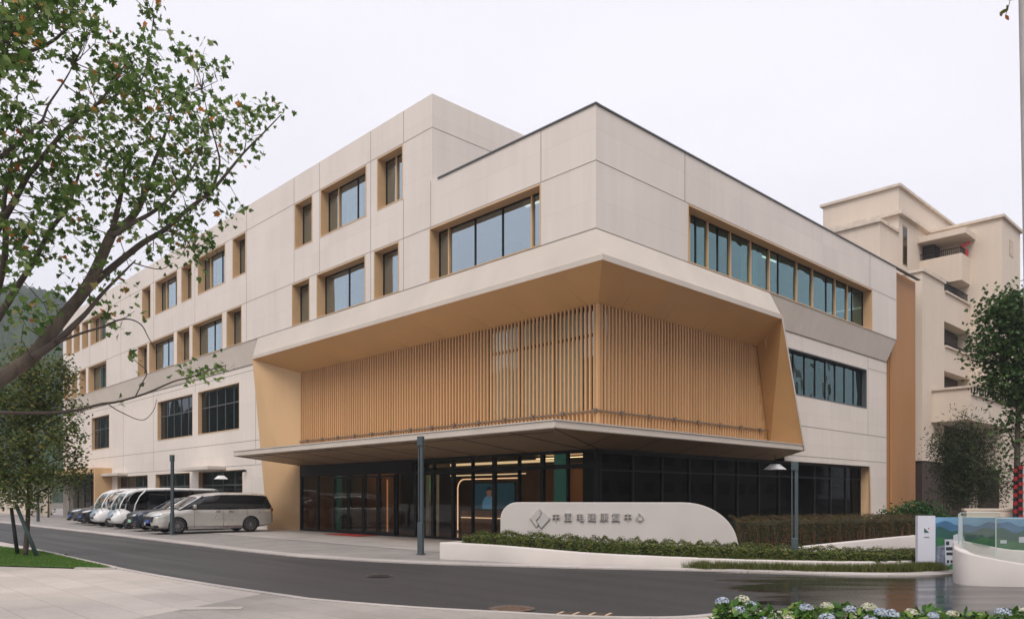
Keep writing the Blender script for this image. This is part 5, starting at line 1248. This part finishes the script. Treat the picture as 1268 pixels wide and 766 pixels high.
blobs = [(15,25,22,38),(50,10,30,14),(85,10,30,14),(110,22,18,20),(98,35,22,14),(20,80,18,20),(25,97,20,14),(10,122,14,12),(10,148,16,12),(40,58,14,12),(84,66,12,12),(45,30,20,14),
 (140,75,18,20),(165,60,14,18),(150,95,24,18),(120,108,18,16),(180,92,18,20),(186,62,10,14),(191,20,7,20),(193,4,9,8),(225,73,13,13),(246,65,11,15),(258,88,12,12),(215,98,14,14),(225,120,22,16),(250,130,24,14),
 (190,120,20,18),(160,120,22,18),(130,138,25,18),(100,150,24,16),(55,168,16,14),(20,165,22,18),(15,195,18,14),(35,205,18,12),(15,225,16,12),(75,190,20,14),(105,190,25,18),(140,180,25,18),(165,155,18,14),(200,150,20,16),
 (235,160,22,16),(265,150,20,14),(290,145,13,15),(306,138,11,14),(327,140,15,12),(342,138,9,9),(312,165,9,10),(310,190,9,7),(270,180,16,11),(240,190,22,14),(205,190,24,15),(170,200,20,15),(130,215,24,14),(95,225,20,14),
 (65,240,20,13),(90,250,18,12),(50,268,18,14),(30,290,20,18),(40,315,20,13),(60,290,14,12),(15,325,12,10),(12,360,8,8),(150,230,15,12),(178,222,12,10),(205,225,24,15),(240,225,20,14),(268,215,12,12),(256,240,18,13),
 (225,260,24,14),(195,255,16,14),(165,246,12,10),(202,283,16,12),(230,288,15,12),(240,308,15,12),(255,300,10,11),(237,328,8,10),(285,268,9,8),(301,262,5,7),(279,285,5,4),(262,290,8,8),(214,308,11,9),(188,312,12,8),(155,285,10,11),
 (130,268,14,11),(104,275,13,11),(95,300,11,9),(118,300,9,8),(75,288,8,7),(118,333,11,9),(92,338,7,6),(80,350,7,6),(92,365,6,4),(150,333,7,7),(155,355,10,5),(30,380,12,9),(48,388,16,9),(62,378,10,7),(25,402,9,6),(125,385,9,11),(132,396,5,6),
 (165,384,5,5),(8,402,5,5),(160,436,3.5,3.5),(166,450,2.5,3.5),(145,408,4,3),(225,464,11,6),(248,459,12,8),(272,458,7,9),(265,446,5,4),(150,497,2,2),(180,225,14,12),(70,215,16,10),(-95,60,50,60),(-95,210,45,50),(-110,330,35,30),(-30,100,30,90),(-30,250,30,60),(-25,20,30,30),(60,-20,60,18),(150,-20,30,14)]
cen = []; sz = []
tw = MB()
for bx_, by_, rx_, ry_ in blobs:
    n = int(rx_*ry_*.22*rng.uniform(.85, 1.15))+4
    sub = max(1, int(rx_*ry_/38))
    for _ in range(sub):                 # tufts at the ends of twigs
        for _t in range(8):
            u, v = rng.uniform(-1, 1, 2)
            if u*u+v*v < 1: break
        tx, ty = bx_+u*rx_*.95, by_+v*ry_*.95; dz = rng.normal()*.42
        c = at(tx, ty, Zt(tx, ty)+dz); m_ = max(3, int(n/sub))
        near_ = min(LP_, key=lambda q: (q[0]-c).length)[0]
        if (near_-c).length < .75 and rng.random() < .6:
            mid = (near_+c)/2+Vector(rng.normal(size=3)*.07)-Vector((0,0,.03)); tw.tube([near_, mid, c], [.007, .005, .003], 4, cap=False)
        rad = .085+.02*rng.random()
        for _ in range(m_):
            cen.append(np.array(c)+rng.normal(size=3)*rad); sz.append(rng.uniform(.06, .125))
tw.build('twigs', BARKD, BT)
fo = leaves('foliage', cen, sz, MAPLE, BT, rng, LOBED, droop=.25)
print('maple leaves', len(cen))

# one loose spray of leaves hanging in at the top right corner
sp_ = empty('leaf_spray', at(1243, 5, 9), 0, 'tiny spray of green and reddish leaves hanging in at the top right corner', 'leaf spray')
b = MB(); b.tube([at(1256,-30,9), at(1252,-5,9), at(1249,8,9), at(1245,20,9)], .004, 5); b.build('twig', BARKD, sp_)
leaves('leaf', [at(1243,14,9), at(1247,10,9), at(1240,18,9), at(1247,22,9), at(1251,0,9)], [.10,.09,.09,.08,.09], leaf_mat('late_leaf', [(0,(.10,.12,.02)),(.6,(.14,.13,.03)),(1,(.28,.08,.03))]), sp_, rng, OVAL, tint=[.1,.3,.5,.95,.2])

def tree(name, label, loc, blobs3, nleaf, lsize, m, tmpl, trunkpts, tr_r, seed, extra=None, bark=BARKD, clump=.16, cat='tree', core=0.0):
    """blobs3: ellipsoids (x, y, z, rx, ry, rz) in world metres; leaves gather in clumps inside them"""
    r_ = np.random.default_rng(seed); root = empty(name, loc, 0, label, cat)
    vol = np.array([b_[3]*b_[4]*b_[5] for b_ in blobs3]); vol = vol**.75; vol /= vol.sum(); cen = []
    tp = smooth3(trunkpts, 4); b = MB(); b.tube(tp, [tr_r*(1-.75*i/(len(tp)-1)) for i in range(len(tp))], 8); b.build('trunk', bark, root, smooth=True)
    tw = MB()
    for b_, v in zip(blobs3, vol):
        nc = max(3, int(nleaf*v/16))
        c0 = Vector(b_[:3]); j = min(range(len(tp)), key=lambda i: (tp[i]-(c0-Vector((0,0,.5)))).length)
        if tmpl is not None: tw.tube([tp[j], (tp[j]+c0)/2+Vector((0,0,.08)), c0], [tr_r*.4, tr_r*.25, tr_r*.1], 5)
        for _ in range(nc):
            d = r_.normal(size=3); d /= np.linalg.norm(d); d *= r_.random()**.45
            c = np.array(b_[:3])+d*np.array(b_[3:]); 
            if r_.random() < .25: tw.tube([c0, (c0+Vector(c))/2+Vector(r_.normal(size=3)*.04), Vector(c)], [tr_r*.12, tr_r*.08, .004], 4, cap=False)
            cen.append(c+r_.normal(size=(16, 3))*clump)
    tw.build('branches', bark, root)
    cen = np.concatenate(cen); leaves('foliage', cen, r_.uniform(.7, 1.25, len(cen))*lsize, m, root, r_, tmpl)
    return root
def atb(px, py, Z, rx, ry, rz=None):      # ellipsoid seen at a photo position
    p = at(px, py, Z); k = Z/FPX; return (p.x, p.y, p.z, rx*k, (rz or rx)*k, ry*k)
# ---- small staked tree on the grass island
Zs = 20.4
bl = [atb(*q) for q in ((45,470,Zs,42,30),(60,505,Zs+.4,38,30),(20,515,Zs,34,34),(72,545,Zs-.3,30,24),(30,555,Zs,38,26),(62,585,Zs,40,20),(10,590,Zs,32,22),(30,618,Zs-.2,30,12),(95,562,Zs,14,8),(98,590,Zs,14,8),(78,452,Zs,18,12),(30,445,Zs,26,16),(-20,500,Zs,30,50),(-25,570,Zs,34,40),(100,512,Zs,6,8),(88,525,Zs,12,12),(84,470,Zs+.3,10,10))]
ST = tree('small_tree', 'bushy staked young tree on the grass island at the left', (-23.6, 4.94, 0), bl, 14000, .085, SMALLT, LOBED, [Vector((-23.75,4.9,0)), Vector((-23.7,4.95,1.0)), Vector((-23.8,5.0,2.2)), Vector((-23.9,5.0,3.6)), Vector((-23.7,5.05,4.8))], .07, 21, clump=.13)
for k, (p, q, lab) in enumerate((((22,688),(14,628),'dark timber stake of the small tree, the left one of the pair'), ((47,691),(20,625),'green grey timber stake of the small tree, leaning from the right'))):
    gx_, gy_ = g(*p); pt = Vector((gx_, gy_, 0)); Z = gx_*FX+gy_*FY
    b = MB(); b.tube([pt, at(q[0], q[1], Z+.05*k)], [.05, .045], 8)
    tag(b.build('tree_stake', mat('stake_%s' % ('dark' if k == 0 else 'green'), (.02,.022,.022) if k == 0 else (.045,.07,.068), .8), smooth=True), lab, 'stake', 'stakes of the small tree')
# ---- tree at the right edge
Zr = 24.0
bl = [atb(*q) for q in ((1250,378,Zr,26,16),(1235,392,Zr,24,14),(1262,410,Zr,26,18),(1222,408,Zr,9,7),(1218,425,Zr,13,12),(1240,432,Zr,22,14),(1217,432,Zr-.3,10,10),(1255,455,Zr,26,16),(1236,452,Zr,14,8),(1224,474,Zr,14,6),(1240,482,Zr,20,10),(1262,490,Zr,16,18),(1253,367,Zr,8,8),(1290,400,Zr,30,40),(1290,470,Zr,28,40),(1202,446,Zr,5,3),(1262,520,Zr,12,10),(1245,528,Zr,12,5),(1258,555,Zr,12,6),(1250,582,Zr,10,5))]
tree('roadside_tree', 'dark green leafy tree at the right frame edge before the beige block', (*g(1258,679)[:2], 0) if 0 else (-6.5, 27.9, 0), bl, 8500, .14, DEEP, LOBED, [Vector((-6.48,27.9,0)), Vector((-6.45,27.9,3)), Vector((-6.4,27.95,5.5)), Vector((-6.3,28,7.3))], .11, 31, clump=.20)
pb_ = at(1262, 610, 24-.3); tw_ = empty('wrapped_post', (pb_.x, pb_.y, 0), 0, 'black and red banded post beneath the right edge tree', 'post')
b = MB(); b.tube([(0,0,0), (0,0,2.55)], .10, 10); b.build('post', BLACKP, tw_, world=False)
REDC = mat('red_lantern', (.32, .012, .015), .6); b = MB()
for k in range(9): 
    b.box(-.115, -.02, -.13, .0, .35+k*.25, .47+k*.25); b.box(.02, .115, -.13, .0, .45+k*.25, .55+k*.25)
b.build('red_band', REDC, tw_, world=False)
# ---- bamboo-like shrub before the beige block
Zb = 36.0
bl = [atb(*q) for q in ((1196,530,Zb,14,18),(1185,555,Zb,26,20),(1210,550,Zb,18,20),(1175,575,Zb,20,18),(1200,585,Zb,32,22),(1218,610,Zb,16,14),(1185,610,Zb,24,22),(1232,575,Zb,10,14),(1240,605,Zb,10,16),(1166,545,Zb,10,14))]
tree('bamboo_clump', 'tall fine leaved bamboo clump in the shaded corner of the beige block', (-11.4, 40.1, 0), bl, 13000, .20, BAMB, LANCE, [Vector((-11.4,40.1,0)), Vector((-11.4,40.0,1.5)), Vector((-11.3,40,3.6)), Vector((-11.3,40,5))], .05, 41, clump=.28)
# ---- bright shrub beyond the tall hedge
Zq = 27
bl = [atb(*q) for q in ((1110,640,Zq,18,9),(1135,632,Zq,20,10),(1152,640,Zq,16,12),(1095,648,Zq,14,9),(1170,648,Zq,14,10),(1120,655,Zq,26,12),(1148,655,Zq,22,10))]
tree('rounded_shrub', 'bright green rounded shrub between the gold louvre strip and the logo panel', (at(1130,650,Zq).x, at(1130,650,Zq).y, 0), bl, 5500, .11, FERN, OVAL, [at(1130,680,Zq), at(1130,660,Zq), at(1130,640,Zq)], .03, 51, clump=.14, cat='shrub')

# ---- clipped hedges
def hedge(name, label, path, wd, z0, zt_, n, lsize, m, seed, tall=False, cc=(.018,.022,.010)):
    r_ = np.random.default_rng(seed); P = smooth_path(path, 6); Zt_ = [q[0] for q in smooth_path([(z, 0) for z in zt_], 6)]
    root = empty(name, (sum(p[0] for p in P)/len(P), sum(p[1] for p in P)/len(P), 0), 0, label, 'hedge')
    A = offset(P, -wd/2+.05); B = offset(P, wd/2-.05); b = MB(); rings = []
    for i in range(len(P)):
        z = Zt_[i]-.07; a, c = Vector(A[i]), Vector(B[i]); d = (c-a)*.12
        rings.append([(*a, z0), (*a, z-.07), (*(a+d), z), (*(c-d), z), (*c, z-.07), (*c, z0)])
    loft(b, rings); b.build('inner_twigs', mat(name+'_core', cc, .95), root)  # added solid dark core, blocks the view through the leaves
    L = np.array([0]+list(np.cumsum([ (Vector(P[i+1])-Vector(P[i])).length for i in range(len(P)-1)]))); s = r_.random(n)*L[-1]
    i = np.clip(np.searchsorted(L, s)-1, 0, len(P)-2); t = (s-L[i])/np.maximum(L[i+1]-L[i], 1e-6)
    PA = np.array(P); zz = np.array(Zt_); c = PA[i]*(1-t[:, None])+PA[i+1]*t[:, None]; d = PA[i+1]-PA[i]; d /= np.linalg.norm(d, axis=1, keepdims=True)
    nn = np.stack([-d[:, 1], d[:, 0]], 1); top = zz[i]*(1-t)+zz[i+1]*t; H = top-z0
    k = r_.random(n); u = np.where(k < .45, r_.uniform(-1, 1, n), np.where(k < .93, -1, 1)*1.0)
    z = np.where(k < .45, top, z0+H*r_.random(n)**.8)
    # ends
    lump = .045*np.sin(s*7+u*3)+.035*np.sin(s*17+1)+.02*np.sin(s*31)
    z = np.where(k < .45, z+lump+r_.normal(size=n)*.022, np.minimum(z, top+lump)); off = u*wd/2+r_.normal(size=n)*.03+np.where(k >= .45, lump*u, 0)
    e_ = r_.random(n) < .03; ends = r_.random(n) < .5
    cc_ = c+nn*off[:, None]
    cen = np.concatenate([cc_, z[:, None]], 1)
    upv = np.stack([nn[:, 0]*u*(k >= .45), nn[:, 1]*u*(k >= .45), (k < .45)*1.0+.25], 1)
    leaves('foliage', cen, r_.uniform(.6, 1.4, n)*lsize, m, root, r_, OVAL if not tall else LANCE, up=upv)
    if tall:                              # bare reddish stems showing at the foot
        tw = MB()
        for q in range(260):
            j = r_.integers(0, n); x, y = cc_[j]; tw.tube([(x, y, z0), (x+r_.normal()*.05, y+r_.normal()*.05, z0+.35+r_.random()*.3)], [.008, .005], 4, cap=False)
        tw.build('stems', mat('hedge_stem', (.16, .055, .035), .8), root)
    return root
hp = [(-15.42, 13.45), (-14.5, 13.62), (-13.2, 13.95), (-11.9, 14.45), (-9.9, 15.85), (-9.0, 16.45), (-7.75, 17.35), (-6.95, 18.1), (-6.62, 18.9), (-6.5, 19.6)]
hedge('low_hedge', 'long low clipped green hedge along the planter wall below the sign', hp, .95, .16, [.60,.65,.61,.56,.48,.45,.40,.36,.33,.30], 60000, .042, HEDGE, 61)
hedge('tall_hedge', 'taller brownish hedge with reddish stems between the sign wall and the logo panel', [(-11.0,18.8), (-10.3,19.5), (-9.5,21.0), (-8.9,22.6), (-8.5,24.6)], 1.3, .16, [1.0,1.02,1.03,1.03,1.02], 42000, .055, HEDGEB, 62, tall=True)

# ---- grass
def blades(name, label, pts, h, m, seed, w_=.006):
    r_ = np.random.default_rng(seed); pts = np.asarray(pts); n = len(pts); hh = h*r_.uniform(.5, 1.3, n); a = r_.random(n)*6.283; ln = r_.normal(size=(n, 2))*.35*hh[:, None]
    wx = np.cos(a)*w_; wy = np.sin(a)*w_; V = np.zeros((n, 3, 3)); V[:, 0] = pts-np.stack([wx, wy, wx*0], 1); V[:, 1] = pts+np.stack([wx, wy, wx*0], 1)
    V[:, 2] = pts+np.concatenate([ln, hh[:, None]], 1)
    me = bpy.data.meshes.new(name); me.vertices.add(n*3); me.vertices.foreach_set('co', V.ravel()); me.loops.add(n*3); me.loops.foreach_set('vertex_index', np.arange(n*3, dtype=np.int32))
    me.polygons.add(n); me.polygons.foreach_set('loop_start', (np.arange(n)*3).astype(np.int32)); me.update(calc_edges=True)
    t_ = me.attributes.new('tint', 'FLOAT', 'FACE'); t_.data.foreach_set('value', r_.random(n).astype(np.float32)); me.materials.append(m)
    o = bpy.data.objects.new(name, me); C.objects.link(o); return tag(o, label, 'grass', kind='stuff')
GRASSM = leaf_mat('grass_blade', [(0,(.045,.12,.018)),(.6,(.090,.20,.030)),(1,(.20,.26,.07))], trans=.3, rough=.6)
GRASSD = leaf_mat('dry_grass_blade', [(0,(.045,.075,.015)),(.5,(.10,.125,.03)),(1,(.22,.19,.08))], trans=.3, rough=.6)
isl = [(-34.0, 4.7), (-28, 5.3), (-26.0, 5.55), (-24.9, 5.62), (-22, 5.55), (-19.6, 5.50), (-18.3, 5.42), (-18.9, 4.9), (-20.78, 3.79), (-24, 1.7), (-34, -4)]
sheet('lawn', isl, .045, mat('lawn_soil', (.06, .12, .022), .95, var=.3, scale=3))
strip(smooth_path(isl[:8], 3), -.0, .10, .0, .060, KERB, 'lawn_edging')
def inside(p, poly):
    c = False; j = len(poly)-1
    for i in range(len(poly)):
        if (poly[i][1] > p[1]) != (poly[j][1] > p[1]) and p[0] < (poly[j][0]-poly[i][0])*(p[1]-poly[i][1])/(poly[j][1]-poly[i][1])+poly[i][0]: c = not c
        j = i
    return c
pts = []; rg = np.random.default_rng(5)
while len(pts) < 60000:
    x, y = rg.uniform(-30, -18.3), rg.uniform(-1, 5.62)
    if inside((x, y), isl): pts.append((x, y, .045))
blades('grass', 'bright green mown grass on the island at the left', pts, .045, GRASSM, 71, .005)
# tufty strip between the planter wall and the kerb
vs = smooth_path([(-9.6, 14.9), (-8.5, 15.6), (-7.2, 16.35), (-6.4, 17.1), (-5.95, 17.9), (-5.8, 18.4)], 5); pts = []; PV = np.array(vs)
strip(vs, -.12, .30, .0, .05, SOIL, 'verge_soil')
for _ in range(300):
    i = rg.integers(0, len(vs)-1); t_ = rg.random(); c = PV[i]*(1-t_)+PV[i+1]*t_; c = c+rg.normal(size=2)*.10
    pts += [(c[0]+q[0], c[1]+q[1], .03) for q in rg.normal(size=(55, 2))*.055]
blades('verge_grass', 'pale tufted ornamental grass strip between planter wall and kerb', pts, .15, GRASSD, 72, .006)

# ---- hydrangeas in the foreground
PETB = leaf_mat('blue_petal', [(0,(.30,.38,.52)),(.5,(.45,.50,.60)),(1,(.66,.68,.70))], trans=.25); PETC = leaf_mat('cream_petal', [(0,(.45,.50,.28)),(.5,(.60,.60,.45)),(1,(.70,.62,.64))], trans=.25)
hy = [(910,742,8.0,0),(935,748,7.8,2),(962,752,7.6,1),(990,746,7.9,2),(1015,750,7.7,0),(1042,748,7.9,1),(1068,752,7.8,0),(1095,756,7.9,2),(1120,758,7.7,0),(1148,750,8.0,2),(1172,760,7.7,0),(1200,756,7.8,2),(1228,762,7.7,1),(1258,756,7.8,0),(1288,758,7.8,1)]
sheet('flower_bed', [tuple(at(p, 766, Z_)[:2]) for p, Z_ in ((895,8.6),(1300,8.8),(1330,6.9),(890,7.2))], .06, SOIL)
desc = ['with cream and lilac flower heads at the left end of the bed', 'with few flowers, second from the left end', 'low leafy one with a cream head in front', 'with pale blue heads, left of the bed middle', 'with a dense blue head low in front', 'with a fresh light green top', 'with blue heads beneath the wet road patch',
        'with mostly leaves right of the bed middle', 'with whitish blue heads', 'tallest bright leafy one below the logo panel', 'with a row of small pale heads', 'with pointed light green leaves below the ramp', 'with a low blue head', 'with yellow green leaves near the right frame edge', 'half cut by the right frame edge']
for i, (px, py, Z_, kf) in enumerate(hy):
    top = at(px, py, Z_); r_ = np.random.default_rng(100+i); root = empty('hydrangea', (top.x, top.y, .05), 0, 'hydrangea '+desc[i], 'flower', 'hydrangeas along the foreground edge')
    H_ = top.z-.05; cen = []; 
    b = MB()
    for k in range(9):
        a = r_.random()*6.28; rr_ = r_.random()*.15; b.tube([(top.x, top.y, .05), (top.x+rr_*math.cos(a)*.6, top.y+rr_*math.sin(a)*.6, .05+H_*.5), (top.x+rr_*math.cos(a), top.y+rr_*math.sin(a), .05+H_*.9)], [.007,.006,.004], 5)
    b.build('stem', mat('green_stem', (.06,.10,.03), .6) if i == 0 else bpy.data.materials['green_stem'], root)
    n = 330; d = r_.normal(size=(n, 3)); d /= np.linalg.norm(d, axis=1, keepdims=True); d *= r_.random((n, 1))**.4
    cen = np.array([top.x, top.y, .05+H_*.52])+d*np.array([.25, .25, H_*.52]); leaves('foliage', cen, r_.uniform(.07, .135, n), HYDL, root, r_, OVAL, droop=.6, curl=.2)
    heads = {0: [(-.13,0,-.02,0),(.09,.05,-.01,1),(.02,-.12,-.10,0)], 1: [(.05,-.1,-.10,1),(-.12,-.05,-.13,0)], 2: [(0.13,-.08,-.15,1)]}[kf]
    if i in (0, 6): heads = heads+[(.16,-.03,-.05,0)]
    for (hx_, hy_, hz_, hc) in heads:
        # offsets along the camera's right and towards the camera
        c = Vector((top.x+hx_*RX+hy_*FX, top.y+hx_*RY+hy_*FY, top.z+hz_)); n = 150; d = r_.normal(size=(n, 3)); d[:, 2] = np.abs(d[:, 2])*.9-.15; d /= np.linalg.norm(d, axis=1, keepdims=True)
        R0 = r_.uniform(.055, .075); cen = np.array(c)+d*np.array([R0, R0, R0*.72])
        leaves('flower_head', cen, r_.uniform(.018, .028, n), PETC if hc else PETB, root, r_, [(0,-.5),(.45,-.1),(.35,.4),(-.35,.4),(-.45,-.1)], up=d, curl=.1)
# shrubs by the far wall at the left, seen under the small tree
bl = [atb(*q) for q in ((60,600,62,30,14),(95,600,60,14,16),(20,605,64,30,12),(-20,600,64,30,20))]
tree('roadside_shrub', 'loose green shrub against the left wing behind the small staked tree', (at(50,640,61).x, at(50,640,61).y, 0), bl, 2500, .24, SMALLT, OVAL, [at(60,640,61), at(60,620,61), at(60,600,61)], .08, 81, clump=.4)

# ---- pale block across the road on the right, mirrored in the long right window
OP = empty('opposite_block', (28, 60, 0), 0, 'pale block across the road, mirrored in the long right hand window', 'building')
b = MB(); wall_grid(b, 'x', 24, 24, 110, 0, 20, [(27+4.2*i, 29.6+4.2*i, z, z+1.5) for i in range(19) for z in (2, 5.4, 8.8, 12.2, 15.6)]); b.quad((24,24,0),(40,24,0),(40,24,20),(24,24,20)); b.quad((24,24,20),(40,24,20),(40,110,20),(24,110,20)); b.build('wall', BEIGE, OP)
b = MB(); b.quad((24.3,24,0),(24.3,110,0),(24.3,110,20),(24.3,24,20)); b.build('window_glass', mat('dark_windows', (.03,.05,.055), .3), OP)

# ================================================================= AIR
hm = bpy.data.materials.new('haze_air'); hm.use_nodes = True; t = hm.node_tree; t.nodes.clear()
o_ = N(t, 'ShaderNodeOutputMaterial'); pv = N(t, 'ShaderNodeVolumePrincipled'); pv.inputs['Color'].default_value = (.86, .90, .98, 1); pv.inputs['Density'].default_value = .0008; pv.inputs['Anisotropy'].default_value = .2
t.links.new(pv.outputs[0], o_.inputs['Volume'])
b = MB(); b.box(-640, 460, -620, 640, -4.0, 190)
HZo = tag(b.build('haze', hm, base=(0,0,0)), kind='stuff'); HZo.display_type = 'WIRE'; HZo['label'] = 'thin pale haze that fades the wooded hill'
